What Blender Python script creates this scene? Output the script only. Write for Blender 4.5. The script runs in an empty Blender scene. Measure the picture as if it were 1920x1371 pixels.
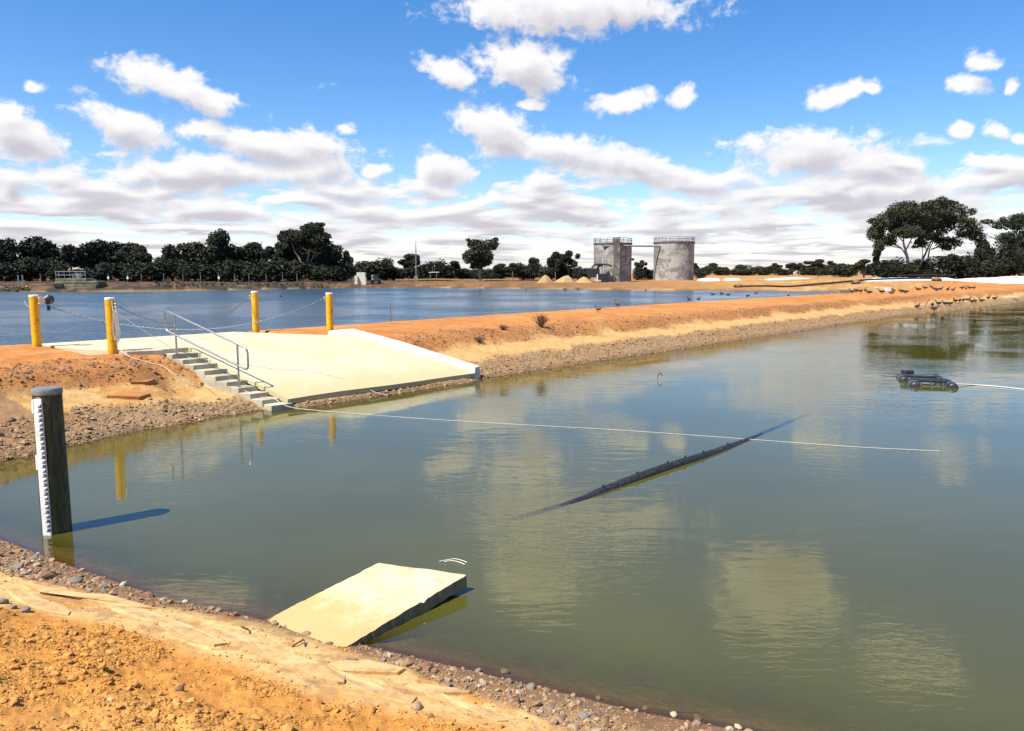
import bpy, math, random
import numpy as np
from mathutils import Vector, Matrix
R = math.radians
random.seed(7)
rng = np.random.default_rng(11)
scene = bpy.context.scene
COL = scene.collection

# ------------------------------------------------------------------ camera
CAM_H = 2.80
PITCH = math.atan(173.5 / 1440.0)
cam = bpy.data.cameras.new("camera")
cam.lens = 27.0; cam.sensor_width = 36.0; cam.sensor_fit = 'HORIZONTAL'
cam.clip_start = 0.05; cam.clip_end = 9000
cam_ob = bpy.data.objects.new("camera", cam); COL.objects.link(cam_ob)
cam_ob.location = (0, 0, CAM_H); cam_ob.rotation_euler = (math.pi / 2 - PITCH, 0, 0)
scene.camera = cam_ob

# ------------------------------------------------------------------ world, sun, exposure
SUN_EL = 57.0
SUN_AZ = 231.0            # clockwise from +Y
scene.view_settings.view_transform = 'Standard'
scene.view_settings.look = 'None'
scene.view_settings.gamma = 1.0
scene.view_settings.use_curve_mapping = False
scene.view_settings.exposure = 0.72
scene.render.engine = 'CYCLES'
scene.cycles.max_bounces = 6
scene.cycles.transparent_max_bounces = 12
scene.cycles.sample_clamp_indirect = 6.0
scene.cycles.caustics_reflective = False
scene.cycles.caustics_refractive = False

sun = bpy.data.lights.new("sun", 'SUN'); sun.energy = 5.0; sun.angle = R(0.53); sun.color = (1.0, 0.95, 0.86)
sun_ob = bpy.data.objects.new("sun", sun); COL.objects.link(sun_ob)
sdir = Vector((math.sin(R(SUN_AZ)) * math.cos(R(SUN_EL)), math.cos(R(SUN_AZ)) * math.cos(R(SUN_EL)), math.sin(R(SUN_EL))))
sun_ob.rotation_euler = (-sdir).to_track_quat('-Z', 'Y').to_euler()
sun_ob.location = (0, 0, 60)

world = bpy.data.worlds.new("World"); scene.world = world; world.use_nodes = True
world.cycles.sampling_method = 'MANUAL'; world.cycles.sample_map_resolution = 512


class NT:
    """small helper to write node graphs"""
    def __init__(s, tree): s.t = tree; s.n = tree.nodes; s.l = tree.links
    def node(s, typ, **kw):
        n = s.n.new(typ)
        for k, v in kw.items(): setattr(n, k, v)
        return n
    def put(s, sock, v):
        if hasattr(v, 'is_linked') or isinstance(v, bpy.types.NodeSocket): s.l.new(v, sock)
        else: sock.default_value = v
    def math(s, op, a, b=None, c=None, clamp=False):
        n = s.node('ShaderNodeMath', operation=op, use_clamp=clamp)
        s.put(n.inputs[0], a)
        if b is not None: s.put(n.inputs[1], b)
        if c is not None: s.put(n.inputs[2], c)
        return n.outputs[0]
    def vmath(s, op, a, b=None):
        n = s.node('ShaderNodeVectorMath', operation=op)
        s.put(n.inputs[0], a)
        if b is not None: s.put(n.inputs[1], b)
        return n.outputs['Value'] if op in ('LENGTH', 'DOT_PRODUCT') else n.outputs[0]
    def smooth(s, x, a, b, lo=0.0, hi=1.0, mode='SMOOTHSTEP'):
        n = s.node('ShaderNodeMapRange', interpolation_type=mode)
        s.put(n.inputs[0], x); s.put(n.inputs[1], a); s.put(n.inputs[2], b); s.put(n.inputs[3], lo); s.put(n.inputs[4], hi)
        return n.outputs[0]
    def noise(s, vec, scale, detail=4, rough=0.55, dist=0.0, dim='3D', out=0):
        n = s.node('ShaderNodeTexNoise', noise_dimensions=dim)
        if vec is not None: s.l.new(vec, n.inputs['Vector'])
        s.put(n.inputs['Scale'], scale); n.inputs['Detail'].default_value = detail
        n.inputs['Roughness'].default_value = rough; n.inputs['Distortion'].default_value = dist
        return n.outputs[out]
    def mix(s, f, a, b, blend='MIX'):
        n = s.node('ShaderNodeMix', data_type='RGBA', blend_type=blend)
        s.put(n.inputs[0], f)
        for i, v in ((6, a), (7, b)):
            if isinstance(v, bpy.types.NodeSocket): s.l.new(v, n.inputs[i])
            else: n.inputs[i].default_value = (*v[:3], 1)
        return n.outputs[2]
    def comb(s, x, y, z=0.0):
        n = s.node('ShaderNodeCombineXYZ')
        for i, v in enumerate((x, y, z)): s.put(n.inputs[i], v)
        return n.outputs[0]


F = 1440.0; CX = 960.0; CY = 685.5
cp, sp = math.cos(PITCH), math.sin(PITCH)


def ray(px, py):
    X = (px - CX) / F; Y = -(py - CY) / F
    return np.array([X, cp + Y * sp, -sp + Y * cp])


def azel(px, py):
    d = ray(px, py); d = d / np.linalg.norm(d)
    return math.degrees(math.atan2(d[0], d[1])), math.degrees(math.asin(d[2]))


# clouds: (x, y, half width, half height, tilt) read off the photograph, then turned into sky directions
CLOUDS = [(1075, 14, 275, 58, 0), (985, 122, 112, 52, -14), (842, 135, 68, 30, -18), (1170, 190, 88, 26, 4), (1277, 186, 22, 28, -20),
 (318, 158, 130, 42, -14), (65, 161, 38, 18, -5), (228, 238, 88, 50, -22), (28, 250, 100, 55, -18), (520, 272, 195, 42, -6), (390, 245, 62, 28, 0),
 (935, 250, 90, 50, -15), (1050, 285, 150, 42, -14), (1175, 305, 85, 30, -6), (826, 318, 66, 40, -22), (252, 322, 72, 36, 0), (420, 325, 130, 38, 0),
 (565, 325, 115, 34, 0), (105, 333, 62, 26, 0), (10, 348, 48, 28, 0), (1505, 285, 160, 46, 0), (1630, 305, 115, 42, -16), (1640, 352, 200, 38, -3),
 (1560, 180, 82, 26, 4), (1622, 172, 28, 15, 0), (1856, 115, 42, 19, 0), (1825, 160, 68, 25, 0), (1794, 251, 30, 21, 0), (1866, 241, 30, 20, -10),
 (1908, 256, 22, 14, 0), (1300, 338, 125, 32, -4), (655, 241, 30, 11, 0), (990, 196, 30, 12, 0), (700, 322, 36, 18, 0), (1840, 300, 60, 12, 0), (1915, 160, 20, 22, 0)]
BLOBS = []
for (x, y, a, b, rot) in CLOUDS:
    u, v = azel(x, y); u2, v2 = azel(x + a, y); u3, v3 = azel(x, y - b)
    BLOBS.append((u, v, abs(u2 - u), abs(v3 - v), rot))
# clouds standing above the frame, seen only in the pond (mirror positions read off the water)
for (x, y, a, b) in [(1450, 1110, 130, 95), (1000, 1090, 110, 60), (380, 1120, 120, 40), (1700, 1240, 140, 40)]:
    u, v = azel(x, y); u2, _ = azel(x + a, y); _, v3 = azel(x, y - b)
    BLOBS.append((u, -v, abs(u2 - u), abs(v3 - v), 0))
rs = random.Random(3)
for k in range(26):        # the same cloud field goes on all round the sky
    az = rs.uniform(44, 316); el = rs.uniform(9, 55)
    w = rs.uniform(4, 9); BLOBS.append((((az + 180) % 360) - 180, el, w, w * rs.uniform(.3, .5), rs.uniform(-12, 12)))

wt = NT(world.node_tree); wt.n.clear()
grp = bpy.data.node_groups.new("cloud_field", 'ShaderNodeTree')
grp.interface.new_socket("uv", in_out='INPUT', socket_type='NodeSocketVector')
grp.interface.new_socket("density", in_out='OUTPUT', socket_type='NodeSocketFloat')
grp.interface.new_socket("bulk", in_out='OUTPUT', socket_type='NodeSocketFloat')
g = NT(grp); gi = g.node('NodeGroupInput'); go = g.node('NodeGroupOutput')
uv = gi.outputs[0]
sepn = g.node('ShaderNodeSeparateXYZ'); g.l.new(uv, sepn.inputs[0]); gu, gv = sepn.outputs[0], sepn.outputs[1]
sc = g.comb(g.math('MULTIPLY', gu, 0.40), g.math('MULTIPLY', gv, 0.52))
nz = g.math('ADD', g.math('MULTIPLY', g.noise(sc, 0.9, 7, 0.62, 0.3, '2D'), 0.62), g.math('MULTIPLY', g.noise(sc, 2.6, 6, 0.62, 0.2, '2D'), 0.38))
warp = g.vmath('MULTIPLY', g.vmath('SUBTRACT', g.noise(sc, 0.6, 2, 0.5, 0, '2D', out=1), (0.5, 0.5, 0.5)), (2.4, 1.3, 0.0))
p = g.vmath('ADD', uv, warp)
ml = None
for (u, v, a, b, rot) in BLOBS:
    mp = g.node('ShaderNodeMapping', vector_type='TEXTURE')
    g.l.new(p, mp.inputs[0]); mp.inputs[1].default_value = (u, v, 0); mp.inputs[2].default_value = (0, 0, R(rot)); mp.inputs[3].default_value = (a, b, 1)
    ln = g.vmath('LENGTH', mp.outputs[0])
    ml = ln if ml is None else g.math('MINIMUM', ml, ln)
nlow = g.noise(sc, 0.9, 1.5, 0.5, 0.2, '2D')
hero = g.math('ADD', g.math('SUBTRACT', 1.0, ml), g.math('MULTIPLY', g.math('SUBTRACT', nz, 0.5), 2.1))
herob = g.math('ADD', g.math('SUBTRACT', 1.0, ml), g.math('MULTIPLY', g.math('SUBTRACT', nlow, 0.5), 0.9))
lv = g.math('LOGARITHM', g.math('MAXIMUM', gv, 0.35), math.e)
lc = g.comb(g.math('MULTIPLY', gu, 0.20), g.math('MULTIPLY', lv, 3.8))
n2 = g.noise(lc, 1.0, 7, 0.58, 0.2, '2D')
n3 = g.noise(lc, 1.0, 1.5, 0.5, 0.2, '2D')
cov = g.smooth(gv, 5.5, 11.0, 0.46, -0.95, 'LINEAR')
layer = g.math('ADD', g.math('MULTIPLY', g.math('SUBTRACT', n2, 0.5), 3.4), cov)
layerb = g.math('ADD', g.math('MULTIPLY', g.math('SUBTRACT', n3, 0.5), 3.4), cov)
g.l.new(g.math('MAXIMUM', hero, layer), go.inputs[0])
g.l.new(g.math('MAXIMUM', herob, layerb), go.inputs[1])

tc = wt.node('ShaderNodeTexCoord')
sx = wt.node('ShaderNodeSeparateXYZ'); wt.l.new(tc.outputs['Generated'], sx.inputs[0])
U = wt.math('MULTIPLY', wt.math('ARCTAN2', sx.outputs[0], sx.outputs[1]), 180 / math.pi)
V = wt.math('MULTIPLY', wt.math('ARCSINE', sx.outputs[2]), 180 / math.pi)
def field(du, dv):
    n = wt.node('ShaderNodeGroup'); n.node_tree = grp
    wt.l.new(wt.comb(wt.math('ADD', U, du), wt.math('ADD', V, dv)), n.inputs[0]); return n
dvv = wt.smooth(V, 1.0, 12.0, 0.16, 1.25, 'LINEAR')
F0 = field(0.0, 0.0); F1 = field(-0.4, dvv)
D0 = F0.outputs[0]
alpha = wt.smooth(D0, -0.08, 0.46)
# tops catch the sun, the flat bases are grey: how much cloud stands above, plus a little of the billows
up = wt.math('ADD', wt.math('MULTIPLY', F1.outputs[1], 0.85), wt.math('MULTIPLY', wt.math('SUBTRACT', F1.outputs[0], D0), 0.42))
shade = wt.smooth(up, -0.25, 1.15)
ccol = wt.mix(shade, (0.66, 0.65, 0.65), (0.405, 0.385, 0.425))
sky = wt.node('ShaderNodeTexSky', sky_type='NISHITA', sun_disc=False)
sky.sun_elevation = R(SUN_EL); sky.sun_rotation = R(SUN_AZ); sky.altitude = 250; sky.air_density = 1.0; sky.dust_density = 0.3; sky.ozone_density = 2.0
hs = wt.node('ShaderNodeHueSaturation'); hs.inputs['Saturation'].default_value = 1.35; hs.inputs['Value'].default_value = 1.0
wt.l.new(sky.outputs[0], hs.inputs['Color'])
b1 = wt.node('ShaderNodeBackground'); wt.l.new(wt.mix(1.0, hs.outputs[0], (0.93, 0.91, 1.0), 'MULTIPLY'), b1.inputs[0]); b1.inputs[1].default_value = 0.11
b2 = wt.node('ShaderNodeBackground'); wt.l.new(ccol, b2.inputs[0]); b2.inputs[1].default_value = 0.95
mxs = wt.node('ShaderNodeMixShader'); wt.l.new(wt.math('MULTIPLY', alpha, 0.97), mxs.inputs[0]); wt.l.new(b1.outputs[0], mxs.inputs[1]); wt.l.new(b2.outputs[0], mxs.inputs[2])
wo = wt.node('ShaderNodeOutputWorld'); wt.l.new(mxs.outputs[0], wo.inputs[0])

# ------------------------------------------------------------------ numeric noise and ground shape
def vnoise(x, y, seed=0):
    x = np.asarray(x, float); y = np.asarray(y, float)
    xi = np.floor(x).astype(np.int64); yi = np.floor(y).astype(np.int64); fx = x - xi; fy = y - yi
    fx = fx * fx * (3 - 2 * fx); fy = fy * fy * (3 - 2 * fy)
    def hsh(a, b):
        n = (a * 374761393 + b * 668265263 + seed * 974634777) & 0xFFFFFFFF
        n = ((n ^ (n >> 13)) * 1274126177) & 0xFFFFFFFF
        return ((n ^ (n >> 16)) & 0xFFFF) / 65535.0
    a, b, c, d = hsh(xi, yi), hsh(xi + 1, yi), hsh(xi, yi + 1), hsh(xi + 1, yi + 1)
    return (a + (b - a) * fx) * (1 - fy) + (c + (d - c) * fx) * fy


def fbm(x, y, s, octs=4, seed=0, gain=.5):
    t = 0; a = 1; n = 0
    for k in range(octs):
        t = t + a * (vnoise(x * s, y * s, seed + k * 17) - .5); n += a; a *= gain; s *= 2.03
    return t / n


def sst(x, a, b):
    t = np.clip((np.asarray(x, float) - a) / (b - a), 0, 1); return t * t * (3 - 2 * t)


O = np.array([-0.92118733, 20.21807684]); EV = np.array([0.65662988, 0.75421296]); MV = np.array([-0.75421296, 0.65662988])
T = 1.09


def TN(x, y):
    dx = np.asarray(x, float) - O[0]; dy = np.asarray(y, float) - O[1]
    return dx * EV[0] + dy * EV[1], dx * MV[0] + dy * MV[1]


def LW(t, n, z=0.0):
    q = O + EV * t + MV * n; return (float(q[0]), float(q[1]), z)


NS = np.array([(-60, 30), (-20, 14), (-12, 10.8), (-8, 9.2), (-5.18, 7.51), (-4.07, 6.8), (-2.93, 6.12), (-2, 5.72), (-1, 5.25), (-.22, 4.9), (.79, 4.43), (1.38, 4.23), (4, 3.0), (10, 0.2), (40, -14), (200, -80)]) * 1.0448
FS = np.array([(-600, 60), (-200, 92), (-72, 108.4), (-58.6, 111.5), (-45.8, 118.3), (-33.5, 134.7), (-15.4, 139.5), (12.2, 126), (27.8, 118.3), (42.9, 114.8), (52, 110), (60, 104), (80, 112), (140, 135), (600, 160)]) * 1.0448


def nearb(x, y):
    return (np.interp(x, NS[:, 0], NS[:, 1]) - y) * .88


def h_near(b):
    return np.interp(b, [-8, -3, -1.2, 0, .5, 1.0, 1.6, 2.5, 3.5, 4.4, 8, 40], [-1.4, -.75, -.36, 0, .11, .22, .41, .64, .88, 1.08, 1.15, 1.25])


def bend(t):
    return -.24 * sst(t, -5.9, -5.5) * (1 - sst(t, -.6, .2)) + np.interp(t, [-30, -14.6, -11.2, -8.9, -7.4, 40, 53, 75, 104, 146], [-3.3, -1.7, -.8, -.02, 0, 0, -.95, -2.07, -3.1, -4.2])


def crest(t):
    return np.interp(t, [-30, -8, 0, 5, 28, 56, 100], [7.2, 7.0, 7.0, 7.25, 8.1, 8.4, 10])


def h_levee(t, n):
    k = n - bend(t)
    cb = crest(t)
    front = np.interp(k, [-8, -3, -1, 0, .95, 1.85, 2.3, 3.2, 5, 60], [-1.5, -.8, -.36, 0, .40, .64, .93, 1.05, 1.09, 1.09])
    back = np.interp(n - cb, [-50, 0, 2.4, 6, 60], [2, 1.09, -.4, -1.4, -1.5])
    return np.minimum(front, back)


def h_far(x, y):
    s = y - np.interp(x, FS[:, 0], FS[:, 1])
    return np.interp(s, [-20, -4, 0, 5, 14, 40, 120, 3000], [-1.5, -.8, 0, .55, .8, .95, 1.0, 1.0]) + .5 * sst(x, 40, 56) * sst(s, 4, 12) + .25 * sst(x, 26, 34) * sst(s, 6, 14)


def ramp_cut(t, n):
    """how far the soil has to lie below to leave room for the concrete (None outside)"""
    inside = (t > -6.25 - .194 * n) & (t < np.interp(n, [0, 3.9, 7], [.1, -1.75, -2.8])) & (n > -.1) & (n < 7.0)
    inside |= (t > -8.3) & (t < -2.2) & (n > 3.5) & (n < 7.0)
    lim = np.interp(n, [-.1, .06, 3.3, 8], [.075, .085, .92, .92])
    return inside, lim


def h0(x, y):
    t, n = TN(x, y)
    b = nearb(x, y)
    z = np.maximum(np.maximum(h_near(b), h_levee(t, n)), h_far(x, y))
    dip = np.exp(-(np.maximum(np.abs(t + 6.9) - .35, 0) / .45) ** 2) * np.exp(-((n - 1.7) / 1.25) ** 2) * .27
    z = z - dip
    ins, lim = ramp_cut(t, n)
    return np.where(ins, np.minimum(z, lim), z)


DS = np.concatenate([np.linspace(1.5, 12, 1500), np.geomspace(12.01, 900, 6000)])


def hit(px, py, zoff=0.0):
    """the point of the ground seen at a pixel of the photograph"""
    d = ray(px, py); X = d[0] * DS / d[1]; Z = CAM_H + d[2] * DS / d[1]
    k = np.argmax(h0(X, DS) + zoff > Z)
    return np.array([X[k], DS[k], float(h0(X[k], DS[k]))])


def on_plane(px, py, z):
    d = ray(px, py); k = (z - CAM_H) / d[2]; return np.array([d[0] * k, d[1] * k, z])


def at_depth(px, py, y):
    d = ray(px, py); k = y / d[1]; return np.array([d[0] * k, y, CAM_H + d[2] * k])


# pale crust sheet on the near bank: its edges are followed along the shore
def edge(pts):
    q = np.array([hit(*p) for p in pts]); b = nearb(q[:, 0], q[:, 1]); o = np.argsort(q[:, 0]); return q[o, 0], b[o]
CR_OUT = edge([(0, 1078), (120, 1098), (250, 1128), (380, 1150), (500, 1168), (640, 1215), (760, 1262), (880, 1302), (1010, 1352)])
CR_IN = edge([(0, 1142), (100, 1152), (200, 1165), (300, 1195), (400, 1238), (500, 1268), (620, 1305), (760, 1335), (900, 1362)])


def zones(x, y):
    """weights of the ground's own materials: gravel, pale crust, red-brown, clods"""
    t, n = TN(x, y); b = nearb(x, y); k = n - bend(t)
    w1 = fbm(x, y, 1.1, 4, 5); w2 = fbm(x, y, .35, 4, 9)
    near = (b > -3) & (y < 14) & (b > -3)
    lev = ~near & (n > -12) & (n < crest(t) + 4) & (t < 135) & (t > -14)
    near = near & ~lev
    j = w1 * 1.1 + w2 * .5
    gr_l = sst(k + j * .6, -.4, .05) * (1 - sst(k + j * .7, .8, 1.1))
    pale_l = sst(k + j * .7, .8, 1.15) * (1 - sst(k + j * .9, 1.7, 2.05))
    dark_l = sst(k + j * .9, 1.65, 2.05) * (1 - sst(k + j * 1.6, 2.3, 3.2)) * (.55 + .45 * sst(w2, -.1, .12))
    bo = np.interp(x, *CR_OUT); bi = np.interp(x, *CR_IN)
    jn = w1 * .22
    gr_n = 1 - sst(b + jn, bo - .06, bo + .05)
    pale_n = (1 - gr_n) * (1 - sst(b + jn * 1.6, bi - .12, bi + .14))
    clod = sst(b + jn, bi - .05, bi + .25)
    return near, lev, gr_l, pale_l, dark_l, gr_n, pale_n, clod, b, k, w1, w2


def relief(x, y, zz=None):
    near, lev, gr_l, pale_l, dark_l, gr_n, pale_n, clod, b, k, w1, w2 = zones(x, y)
    fine = fbm(x, y, 9, 3, 21); mid = fbm(x, y, 3.1, 4, 31); cl = np.abs(fbm(x, y, 5.5, 3, 41))
    r_n = gr_n * (.05 * mid + .03 * fine) + pale_n * (.022 * mid + .024 * fine) + clod * (.10 * mid + .05 * fine + .10 * (cl - .12) * sst(mid, -.12, .15))
    # ledges: broken sheets of crust, each lapped over the next
    led = (np.mod(b * 1.0 + w2 * 1.5 + x * .05, .42) / .42)
    r_n = r_n + pale_n * (.012 * sst(led, .0, .9) * (1 - sst(led, .93, 1.0)))
    r_l = gr_l * (.05 * mid + .05 * fine) + dark_l * (.05 * mid + .04 * fine) + pale_l * .05 * mid + .03 * w1
    r_l = r_l * np.where(y > 60, .6, 1)
    r_f = np.where(~near & ~lev, fbm(x, y, .12, 4, 61) * .5, 0)
    return np.where(near, r_n, np.where(lev, r_l, r_f))


def hfull(x, y):
    z = h0(x, y); t, n = TN(x, y); ins, lim = ramp_cut(t, n)
    z2 = z + relief(x, y) * sst(np.abs(z), 0.0, .06)
    return np.where(ins, np.minimum(z2, lim), z2)


# ------------------------------------------------------------------ mesh helpers
def link(o, parent=None):
    COL.objects.link(o)
    if parent is not None: o.parent = parent
    return o


def npmesh(name, V, Fq, mat=None, smooth=True, attrs=None):
    V = np.asarray(V, np.float32); Fq = np.asarray(Fq, np.int32)
    me = bpy.data.meshes.new(name); nf, k = Fq.shape
    me.vertices.add(len(V)); me.vertices.foreach_set('co', V.ravel())
    me.loops.add(nf * k); me.loops.foreach_set('vertex_index', Fq.ravel())
    me.polygons.add(nf); me.polygons.foreach_set('loop_start', np.arange(nf, dtype=np.int32) * k)
    try: me.polygons.foreach_set('loop_total', np.full(nf, k, np.int32))
    except Exception: pass
    me.polygons.foreach_set('use_smooth', np.full(nf, smooth, bool))
    for nm, (typ, arr) in (attrs or {}).items():
        a = me.attributes.new(nm, typ, 'POINT')
        a.data.foreach_set('color' if typ == 'FLOAT_COLOR' else 'value', np.asarray(arr, np.float32).ravel())
    me.update(calc_edges=True)
    if mat: me.materials.append(mat)
    return me


class MB:
    """collects shapes and links them as ONE mesh object"""
    def __init__(s): s.v = []; s.f = []
    def add(s, vs, fs):
        o = len(s.v); s.v += [tuple(map(float, q)) for q in vs]; s.f += [tuple(i + o for i in f) for f in fs]; return s
    def hexa(s, bot, top):
        n = len(bot); return s.add(list(bot) + list(top), [tuple(range(n))[::-1], tuple(range(n, 2 * n))] + [(i, (i + 1) % n, n + (i + 1) % n, n + i) for i in range(n)])
    def box(s, c, size, rz=0.0, rx=0.0, ry=0.0):
        m = Matrix.Translation(c) @ Matrix.Rotation(rz, 4, 'Z') @ Matrix.Rotation(ry, 4, 'Y') @ Matrix.Rotation(rx, 4, 'X')
        a, b, h = size[0] / 2, size[1] / 2, size[2] / 2
        q = [m @ Vector(p) for p in ((-a, -b, -h), (a, -b, -h), (a, b, -h), (-a, b, -h), (-a, -b, h), (a, -b, h), (a, b, h), (-a, b, h))]
        return s.hexa(q[:4], q[4:])
    def tube(s, pts, r, n=8, cap=True):
        pts = [Vector(p) for p in pts]; rr = r if hasattr(r, '__len__') else [r] * len(pts)
        vs = []; fs = []; up = None
        for i, p in enumerate(pts):
            d = (pts[min(i + 1, len(pts) - 1)] - pts[max(i - 1, 0)])
            d = d.normalized() if d.length > 1e-9 else Vector((0, 0, 1))
            if up is None: up = Vector((0, 0, 1)) if abs(d.z) < .9 else Vector((1, 0, 0))
            a = d.cross(up)
            if a.length < 1e-6: a = d.orthogonal()
            a.normalize(); b = a.cross(d).normalized(); up = b
            for j in range(n):
                w = 2 * math.pi * j / n; vs.append(p + (a * math.cos(w) + b * math.sin(w)) * rr[i])
        m = len(pts)
        for i in range(m - 1):
            for j in range(n): fs.append((i * n + j, i * n + (j + 1) % n, (i + 1) * n + (j + 1) % n, (i + 1) * n + j))
        if cap: fs += [tuple(range(n))[::-1], tuple(range((m - 1) * n, m * n))]
        return s.add(vs, fs)
    def lathe(s, prof, n=24, c=(0, 0, 0)):
        vs = []; fs = []
        for (r, z) in prof:
            for j in range(n): w = 2 * math.pi * j / n; vs.append((c[0] + r * math.cos(w), c[1] + r * math.sin(w), c[2] + z))
        m = len(prof)
        for i in range(m - 1):
            for j in range(n): fs.append((i * n + j, i * n + (j + 1) % n, (i + 1) * n + (j + 1) % n, (i + 1) * n + j))
        fs += [tuple(range(n))[::-1], tuple(range((m - 1) * n, m * n))]
        return s.add(vs, fs)
    def mesh(s, name, mat, smooth=False, off=(0, 0, 0)):
        me = bpy.data.meshes.new(name)
        me.from_pydata([(a - off[0], b - off[1], c - off[2]) for a, b, c in s.v], [], s.f); me.update()
        if mat: me.materials.append(mat)
        if smooth:
            me.polygons.foreach_set('use_smooth', [True] * len(me.polygons))
            try: me.set_sharp_from_angle(angle=R(38))
            except Exception: pass
        return me
    def build(s, name, mat, parent=None, smooth=False, bevel=0.0):
        """vertices are in world space; the object's origin is its thing's base"""
        off = tuple(parent['base']) if parent is not None and 'base' in parent.keys() else (0, 0, 0)
        o = bpy.data.objects.new(name, s.mesh(name, mat, smooth, off)); link(o, parent)
        if parent is not None and 'base' in parent.keys(): o['base'] = parent['base']
        if bevel:
            md = o.modifiers.new('bevel', 'BEVEL'); md.width = bevel; md.segments = 2; md.limit_method = 'ANGLE'
        return o


def tag(o, label=None, cat=None, group=None, kind=None):
    for k, v in (('label', label), ('category', cat), ('group', group), ('kind', kind)):
        if v: o[k] = v
    return o


def thing(name, label, cat, loc=(0, 0, 0), group=None):
    o = bpy.data.objects.new(name, None); link(o); o.location = tuple(map(float, loc)); o.empty_display_size = .2
    o['base'] = tuple(map(float, loc)); return tag(o, label, cat, group)


def solo(name, mb, mat, label, cat, base, group=None, smooth=False, bevel=0.0):
    """a thing that is one mesh, its origin at its base"""
    o = bpy.data.objects.new(name, mb.mesh(name, mat, smooth, base)); link(o); o.location = tuple(map(float, base))
    if bevel:
        md = o.modifiers.new('bevel', 'BEVEL'); md.width = bevel; md.segments = 2; md.limit_method = 'ANGLE'
    return tag(o, label, cat, group)


# ------------------------------------------------------------------ materials
def principled(name, col=(.5, .5, .5), rough=.7, metal=0.0, spec=.4):
    m = bpy.data.materials.new(name); m.use_nodes = True; t = NT(m.node_tree)
    b = m.node_tree.nodes['Principled BSDF']
    b.inputs['Base Color'].default_value = (*col, 1); b.inputs['Roughness'].default_value = rough; b.inputs['Metallic'].default_value = metal
    b.inputs['Specular IOR Level'].default_value = spec
    return m, t, b


def mottled(name, c1, c2, scale=3.0, rough=.7, bump=.0, bscale=30., metal=0.0, c3=None, s3=12., a3=.5, spec=.4, coord='Object', stretch=(1, 1, 1), detail=5):
    m, t, b = principled(name, c1, rough, metal, spec)
    co = t.node('ShaderNodeTexCoord').outputs[coord]
    if stretch != (1, 1, 1): co = t.vmath('MULTIPLY', co, stretch)
    col = t.mix(t.smooth(t.noise(co, scale, detail), .36, .64), c1, c2)
    if c3: col = t.mix(t.math('MULTIPLY', t.smooth(t.noise(co, s3, 5, .65), .52, .66), a3), col, c3)
    t.l.new(col, b.inputs['Base Color'])
    if bump:
        bn = t.node('ShaderNodeBump'); bn.inputs['Strength'].default_value = bump; bn.inputs['Distance'].default_value = .02
        t.l.new(t.noise(co, bscale, 5, .6), bn.inputs['Height']); t.l.new(bn.outputs[0], b.inputs['Normal'])
    return m


def soil_mat(name, bump=.8, bd=.02, s1=16., s2=70.):
    """ground: soil colour, with cloud shade painted in at far left, comes from the 'soil' attribute, grain from noise"""
    m, t, b = principled(name, rough=.95, spec=.15)
    at = t.node('ShaderNodeAttribute', attribute_name='soil'); co = t.node('ShaderNodeTexCoord').outputs['Object']
    a = t.noise(co, s1, 5, .62); c = t.noise(co, s2, 4, .65)
    v = t.math('MULTIPLY', t.smooth(a, .3, .7, .80, 1.16, 'LINEAR'), t.smooth(c, .32, .68, .84, 1.14, 'LINEAR'))
    mu = t.node('ShaderNodeVectorMath', operation='SCALE'); t.l.new(at.outputs['Color'], mu.inputs[0]); t.l.new(v, mu.inputs['Scale'])
    t.l.new(mu.outputs[0], b.inputs['Base Color'])
    rg = t.node('ShaderNodeAttribute', attribute_name='wet')
    t.l.new(t.smooth(rg.outputs['Fac'], 0, 1, .95, .45, 'LINEAR'), b.inputs['Roughness'])
    bn = t.node('ShaderNodeBump'); bn.inputs['Strength'].default_value = bump; bn.inputs['Distance'].default_value = bd
    t.l.new(t.math('ADD', a, t.math('MULTIPLY', c, .5)), bn.inputs['Height']); t.l.new(bn.outputs[0], b.inputs['Normal'])
    return m


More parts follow.
